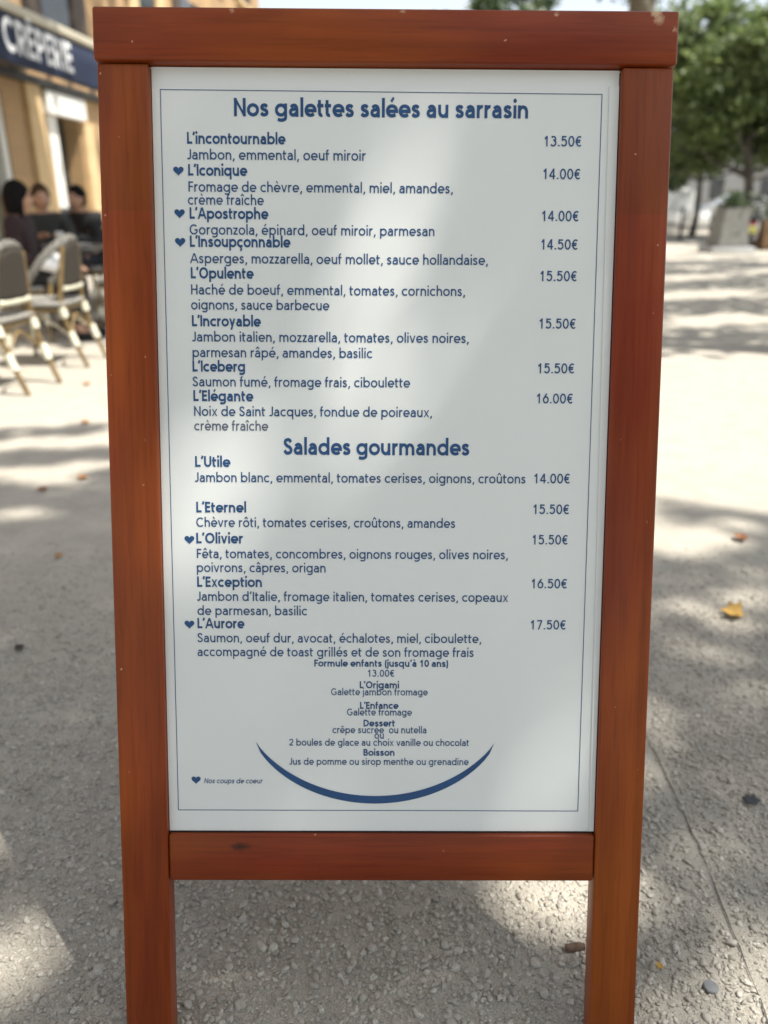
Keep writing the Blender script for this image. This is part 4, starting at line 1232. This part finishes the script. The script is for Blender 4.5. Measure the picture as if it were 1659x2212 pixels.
    skin_obj('trousers', V, E, Rr, legs, r)
    for k in (0, 1):
        MB().box((an[k][0] + .05, an[k][1], .04), (.25, .09, .08), bevel=.03, seg=3).build('shoe', M['cloth_black'], r, True)
    return r
person(-3.08, 6.8, 6, 'person with long black hair and dark wine top seated sideways at the table', M['cloth_red'], M['cloth_black'], M['hair_black'], True, [(.40, -.16, .60), (.36, .2, .62)], 30, .03, cuff=True)
person(-3.38, 8.2, -70, 'person in dark grey top facing the street across the table', M['cloth_grey'], M['denim'], M['hair_brown'], False, [(.36, -.06, .80), (.32, .16, .79)], 12, .09)
person(-3.22, 8.95, -120, 'person in black clothes seated near the white door', M['cloth_black'], M['denim'], M['hair_black'], False, [(.36, -.14, .79), (.36, .14, .79)], 10, .06)

# ---------------------------------------------------------------- street furniture at the right
M['concrete'] = simple('grey_concrete', (0.19, 0.19, 0.175), 0.85, 0.15, 6, bstr=0.2)
M['concrete_pale'] = simple('pale_concrete', (0.42, 0.43, 0.43), 0.8, 0.1, 6)
pl = empty('concrete_planter', (8.05, 19.1, 0)); tag(pl, 'grey concrete planter on a pale plinth at the right', 'planter')
b = MB()
lo_, hi_ = [(-.36, -.36), (.36, -.36), (.36, .36), (-.36, .36)], [(-.30, -.30), (.30, -.30), (.30, .30), (-.30, .30)]
bb = bmesh.new()
va = [bb.verts.new((x, y, .14)) for x, y in lo_]; vb = [bb.verts.new((x * .95, y * .95, .98)) for x, y in hi_]
bb.faces.new(va[::-1]); bb.faces.new(vb)
for i in range(4): bb.faces.new((va[i], va[(i + 1) % 4], vb[(i + 1) % 4], vb[i]))
bmesh.ops.bevel(bb, geom=bb.edges[:], offset=.02, segments=2, affect='EDGES')
b.merge(bb); b.build('body', M['concrete'], pl, True)
MB().box((0, 0, .068), (.98, .9, .13), bevel=.01).build('plinth', M['concrete_pale'], pl, True)
MB().box((0, 0, .985), (.52, .52, .03), bevel=.004).build('soil', M['joint'], pl)
P = rng.normal(0, 1, (700, 3)) * np.array([.13, .13, .10]) + np.array([0, 0, 1.08]); link('foliage', leaves_mesh('foliage', P, rng.uniform(.06, .12, 700)), M['leaf_dark'], pl)

M['planter_wood'] = simple('brown_planter_wood', (0.20, 0.12, 0.06), 0.7, 0.3, 9)
wp = empty('wooden_planter', (9.75, 20.3, 0)); tag(wp, 'brown wooden planter box with dark shrub at right edge', 'planter')
b = MB()
for k in range(4):
    z = .08 + k * .155
    for s in (-1, 1):
        b.box((0, s * .42, z + .07), (.98, .035, .145), bevel=.006); b.box((s * .48, 0, z + .07), (.035, .80, .145), bevel=.006)
b.build('boards', M['planter_wood'], wp, True)
b = MB()
for sx in (-1, 1):
    for sy in (-1, 1): MB().box((sx * .47, sy * .42, .35), (.07, .07, .70), bevel=.006).build('corner_post', M['planter_wood'], wp, True)
MB().box((0, 0, .33), (.92, .79, .6)).build('soil', M['joint'], wp)
P = rng.normal(0, 1, (900, 3)) * np.array([.27, .25, .2]) + np.array([0, 0, .88]); P = P[P[:, 2] > .64]
link('foliage', leaves_mesh('foliage', P, rng.uniform(.05, .11, len(P))), M['leaf_dark'], wp)

# scooter
M['rubber'] = simple('tyre_rubber', (0.02, 0.02, 0.02), 0.8, 0.2, 30)
M['grey_paint'] = simple('grey_scooter_paint', (0.25, 0.25, 0.27), 0.35, 0.08, 6, coat=0.4)
M['steel'] = simple('brushed_steel', (0.45, 0.45, 0.46), 0.3, 0.1, 30, 0.9)
M['yellow'] = simple('yellow_plastic', (0.62, 0.58, 0.13), 0.5, 0.1, 20)
M['silver'] = simple('silver_car_paint', (0.42, 0.43, 0.44), 0.3, 0.05, 3, 0.3, coat=0.5)
M['van_white'] = simple('white_van_paint', (0.78, 0.80, 0.80), 0.35, 0.04, 3, coat=0.4)
M['car_glass'] = glass_mat('car_glass', (0.03, 0.035, 0.04), 0.08)
M['red_lens'] = simple('red_lens', (0.35, 0.02, 0.015), 0.3, 0.1, 20)
M['clear_lens'] = simple('clear_lens', (0.7, 0.7, 0.68), 0.15, 0.05, 20)
def ring(b, c, r, t_, axis='y', seg=28):
    pts = []
    for i in range(seg + 1):
        a = 2 * math.pi * i / seg
        pts.append(Vector(c) + Vector((r * math.cos(a), 0, r * math.sin(a))))
    b.tube(pts, t_, 10, caps=False); return b
sc = empty('scooter', (8.95, 20.0, 0), R(68)); tag(sc, 'grey motor scooter with yellow plate parked between two planters', 'scooter')
for x in (-.55, .62):
    b = MB(); ring(b, (x, 0, .23), .19, .05); w = b.build('wheel', M['rubber'], sc, True)
    b = MB(); b.tube([(x, -.035, .23), (x, .035, .23)], .13, 16); b.build('rim', M['steel'], w, True)
MB().prism([(-.85, .48), (-.78, .62), (-.2, .70), (.05, .60), (.1, .34), (.42, .30), (.42, .22), (-.1, .20), (-.4, .26), (-.62, .46)], .30).build('body', M['grey_paint'], sc)
MB().prism([(.40, .24), (.50, .26), (.62, .85), (.56, 1.0), (.50, .98), (.54, .84)], .36).build('leg_shield', M['grey_paint'], sc)
MB().box((-.38, 0, .735), (.72, .25, .08), bevel=.03).build('seat', M['rubber'], sc, True)
MB().tube([(.62, 0, .25), (.56, 0, .62), (.5, 0, 1.02)], .03, 10).build('fork', M['steel'], sc, True)
h = MB().tube([(.42, -.34, 1.06), (.5, -.1, 1.02), (.5, .1, 1.02), (.42, .34, 1.06)], .017, 8).build('handlebar', M['rubber'], sc, True)
for s in (-1, 1):
    MB().ball((.45, s * .36, 1.17), .05, (.3, 1, .8)).build('mirror', M['steel'], h, True)
MB().ball((.6, 0, .90), .075, (.5, 1, 1)).build('headlight', M['clear_lens'], sc, True)
MB().box((-.9, 0, .50), (.015, .2, .15), bevel=.004).build('number_plate', M['yellow'], sc)
MB().box((-.86, 0, .63), (.03, .16, .06), bevel=.01).build('tail_light', M['red_lens'], sc)

# bollards
def make_bollard(label):
    r = empty('bollard'); tag(r, label, 'bollard', 'dark bollards along the street edge')
    MB().lathe([(.075, 0), (.075, .05), (.05, .06), (.05, .78), (.058, .79), (.058, .83), (.05, .84)], 16).build('post', M['iron'], r, True)
    MB().ball((0, 0, .89), .065).build('cap', M['iron'], r, True)
    return r
b0 = make_bollard('dark bollard nearest the right post of the board'); b0.location = (9.02, 24.9, 0)
b1 = copy_tree(b0); b1.location = (12.9, 30.2, 0); b1['label'] = 'dark bollard behind the concrete planter'
b2 = copy_tree(b0); b2.location = (15.6, 33.5, 0); b2['label'] = 'dark bollard near the pale building at the right'

# low white barrier
ba = empty('street_barrier', (11.9, 32.5, 0)); tag(ba, 'low white street barrier panels in front of the parked cars', 'barrier')
for k in range(2):
    MB().box((-.42 + k * .95, 0, .55), (.88, .05, .42), bevel=.01).build('panel', M['van_white'], ba, True)
for x in (-.9, .05, 1.0): MB().box((x, 0, .4), (.05, .06, .8), bevel=.008).build('barrier_post', M['iron'], ba, True)

# parked cars and a van, seen from the side
def wheel(b_parent, x, y, r_):
    w = MB().lathe([(r_ * .92, -.1), (r_, -.07), (r_, .07), (r_ * .92, .1)], 28).build('wheel', M['rubber'], b_parent, True)
    w.rotation_euler = (R(90), 0, 0); w.location = (x, y, r_)
    MB().lathe([(r_ * .6, -.106), (r_ * .55, .106)], 20).build('rim', M['steel'], w, True)
def vehicle(name, loc, rz, label, cat, prof, wid, glass, m, wx, wr_, lamps):
    r = empty(name, loc, rz); tag(r, label, cat, 'vehicles parked on the street')
    b = MB(); b.prism(prof, wid)
    bmesh.ops.bevel(b.bm, geom=[e for e in b.bm.edges if abs(e.verts[0].co.y - e.verts[1].co.y) < .01], offset=.06, segments=2, affect='EDGES')
    b.build('body', m, r, True)
    for g in glass:
        for s in (-1, 1):
            gb_ = MB(); gb_.prism(g, .012, Matrix.Translation((0, s * (wid / 2 + .002), 0))); gb_.build('side_window', M['car_glass'], r)
    for x in wx:
        for s in (-1, 1): wheel(r, x, s * (wid / 2 - .08), wr_)
    for (x, z, mm, nm) in lamps:
        for s in (-1, 1): MB().box((x, s * (wid / 2 - .2), z), (.08, .3, .14), bevel=.02).build(nm, M[mm], r, True)
    for x in (prof[0][0], max(p[0] for p in prof)):
        MB().box((x, 0, .42), (.14, wid - .04, .2), bevel=.04).build('bumper', M['iron'], r, True)
    return r
car_p = [(-2.05, .3), (-2.1, .75), (-1.95, .95), (-1.55, 1.02), (-1.0, 1.42), (.45, 1.46), (1.15, 1.02), (1.9, .88), (2.08, .6), (2.05, .3)]
car_g = [[(-1.3, 1.05), (-.93, 1.36), (-.25, 1.38), (-.25, 1.03)], [(-.17, 1.03), (-.17, 1.38), (.38, 1.39), (.92, 1.03)]]
van_p = [(-2.5, .32), (-2.55, .9), (-2.5, 1.85), (-2.3, 2.0), (1.1, 2.0), (1.75, 1.35), (2.4, 1.12), (2.5, .7), (2.45, .32)]
van_g = [[(.35, 1.3), (.35, 1.8), (1.05, 1.8), (1.5, 1.32)]]
vehicle('parked_van', (13.4, 43.5, 0), R(180), 'white van parked right behind the post of the board', 'van', [(p[0], p[1] * .86) for p in van_p], 1.9, [[(x, z * .86) for x, z in van_g[0]]], M['van_white'], (-1.5, 1.5), .34, [(-2.53, .85, 'red_lens', 'tail_light'), (2.42, .75, 'clear_lens', 'headlight')])
vehicle('parked_car', (19.6, 46.0, 0), R(180), 'silver car parked beyond the white barrier', 'car', car_p, 1.75, car_g, M['silver'], (-1.3, 1.3), .31, [(-2.05, .82, 'red_lens', 'tail_light'), (2.02, .72, 'clear_lens', 'headlight')])
vehicle('parked_car', (24.6, 46.4, 0), R(180), 'pale grey car parked at the right edge behind the trees', 'car', car_p, 1.75, car_g, M['concrete_pale'], (-1.3, 1.3), .31, [(-2.05, .82, 'red_lens', 'tail_light'), (2.02, .72, 'clear_lens', 'headlight')])

# far pale building under the crowns
fb = empty('pale_building', (36, 78, 0)); tag(fb, 'pale far building seen under the tree crowns at right', 'building')
MB().box((0, 4, 4.0), (44, 8, 8.0)).build('wall', simple('pale_render', (0.20, 0.20, 0.195), 0.8, 0.08, 1), fb)
MB().box((0, 4, 8.15), (45, 9, .3)).build('roof', M['roof'], fb)
for k in range(9):
    for z in (1.2, 4.6):
        w = MB().box((-19 + k * 4.7, -.02, z + .95), (1.3, .03, 1.9)).build('window', M['dark_glass'], fb)
        MB().box((-19 + k * 4.7, -.1, z - .06), (1.6, .19, .1)).build('sill', M['concrete_pale'], w)

# ---------------------------------------------------------------- small things lying on the pavement
M['leaf_yellow'] = simple('dry_yellow_leaf', (0.50, 0.30, 0.07), 0.7, 0.3, 40)
M['leaf_brown'] = simple('dry_brown_leaf', (0.26, 0.12, 0.055), 0.7, 0.3, 40)
M['leaf_orange'] = simple('dry_orange_leaf', (0.42, 0.2, 0.07), 0.7, 0.3, 40)
def fallen_leaf(x, y, size, rz, m, label, curl=0.25, outline=LEAF5, sq=1.0):
    b = bmesh.new()
    n = 3
    ol = outline
    rings = []
    for k in (0.0, 0.5, 1.0):
        ringv = []
        for (px, py) in ol:
            u, v = px * k * size, py * k * size * sq
            z = curl * (u * u + 0.4 * v * v) / size * 3.0 + 0.05 * size * math.sin(7 * v / size + 3 * u / size) + 0.0075
            ringv.append(b.verts.new((u, v, max(z, .006))))
        rings.append(ringv)
    c = rings[0][0]
    for v in rings[0][1:]: pass
    k_ = len(ol)
    for i in range(k_):
        j = (i + 1) % k_
        b.faces.new((rings[1][i], rings[1][j], rings[2][j], rings[2][i]))
        b.faces.new((c, rings[1][i], rings[1][j]))
    for v in rings[0][1:]: b.verts.remove(v)
    # stalk
    bmesh.ops.recalc_face_normals(b, faces=b.faces)
    me = bpy.data.meshes.new('fallen_leaf'); b.to_mesh(me); b.free()
    o = link('fallen_leaf', me, m, None, True)
    s_ = o.modifiers.new('thickness', 'SOLIDIFY'); s_.thickness = 0.0012
    o.location = (x, y, 0); o.rotation_euler = (0, 0, rz)
    tag(o, label, 'leaf', 'fallen leaves on the pavement')
    return o
fallen_leaf(1.012, 1.965, .085, R(60), M['leaf_yellow'], 'curled yellow dry leaf on the pavement right of the board', .35, sq=.8)
fallen_leaf(1.267, 2.50, .062, R(20), M['leaf_brown'], 'brown dry leaf at the edge of the shade right of the board', .5, LEAF4)
fallen_leaf(-1.308, 3.147, .055, R(70), M['leaf_orange'], 'orange leaf lying on the sunlit edge left of the board', .4, LEAF4)
fallen_leaf(-1.42, 3.0, .05, R(130), M['leaf_brown'], 'small brown leaf beside the orange leaf left of the board', .4, LEAF4)
fallen_leaf(-1.10, 2.358, .036, R(10), M['leaf_orange'], 'tiny orange leaf in the shade left of the board', .4, LEAF4)
fallen_leaf(-.98, 1.78, .035, R(40), simple('dark_leaf', (.05, .045, .04), .8, .3, 30), 'small dark leaf on the grey paving left of the board', .3, LEAF4)
fallen_leaf(.735, 1.215, .034, R(15), simple('charcoal_scrap', (.045, .048, .055), .8, .2, 30), 'star shaped charcoal grey scrap right of the joint line', .1, LEAF5)
fallen_leaf(.432, .854, .016, R(50), M['leaf_yellow'], 'tiny yellow leaf flake close to the right post', .1, LEAF4)
fallen_leaf(.62, 1.80, .014, R(50), M['leaf_brown'], 'tiny brown leaf flake near the yellow leaf', .1, LEAF4)
fallen_leaf(-1.62, 4.05, .06, R(50), M['leaf_orange'], 'pale orange leaf on sunlit paving below the chairs', .3, LEAF4)
fallen_leaf(1.95, 3.5, .05, R(20), M['leaf_orange'], 'orange leaf on the sunlit paving at the right', .3, LEAF4)
fallen_leaf(-1.95, 5.0, .07, R(20), M['leaf_orange'], 'orange leaf on bright paving beside the chair legs', .3, LEAF4)
cg = MB(); cg.tube([(0, 0, .007), (.013, .001, .0075), (.022, .002, .008), (.031, .003, .007)], [.0055, .0068, .0068, .005], 12)
o = cg.build('cigarette_end', simple('scorched_filter', (.12, .075, .05), .8, .5, 90), None, True); o.location = (.292, .884, 0)
tag(o, 'short brown stub lying beside the right post of the board', 'stub')
cp = MB(); cp.lathe([(.0105, 0), (.0112, .002), (.010, .004), (.001, .0046)], 20)
o = cp.build('bottle_cap', simple('dull_grey_cap', (.20, .205, .21), .6, .15, 80, .2), None, True); o.location = (.50, .819, .0045)
tag(o, 'flat grey round cap pressed on the paving at lower right', 'cap')
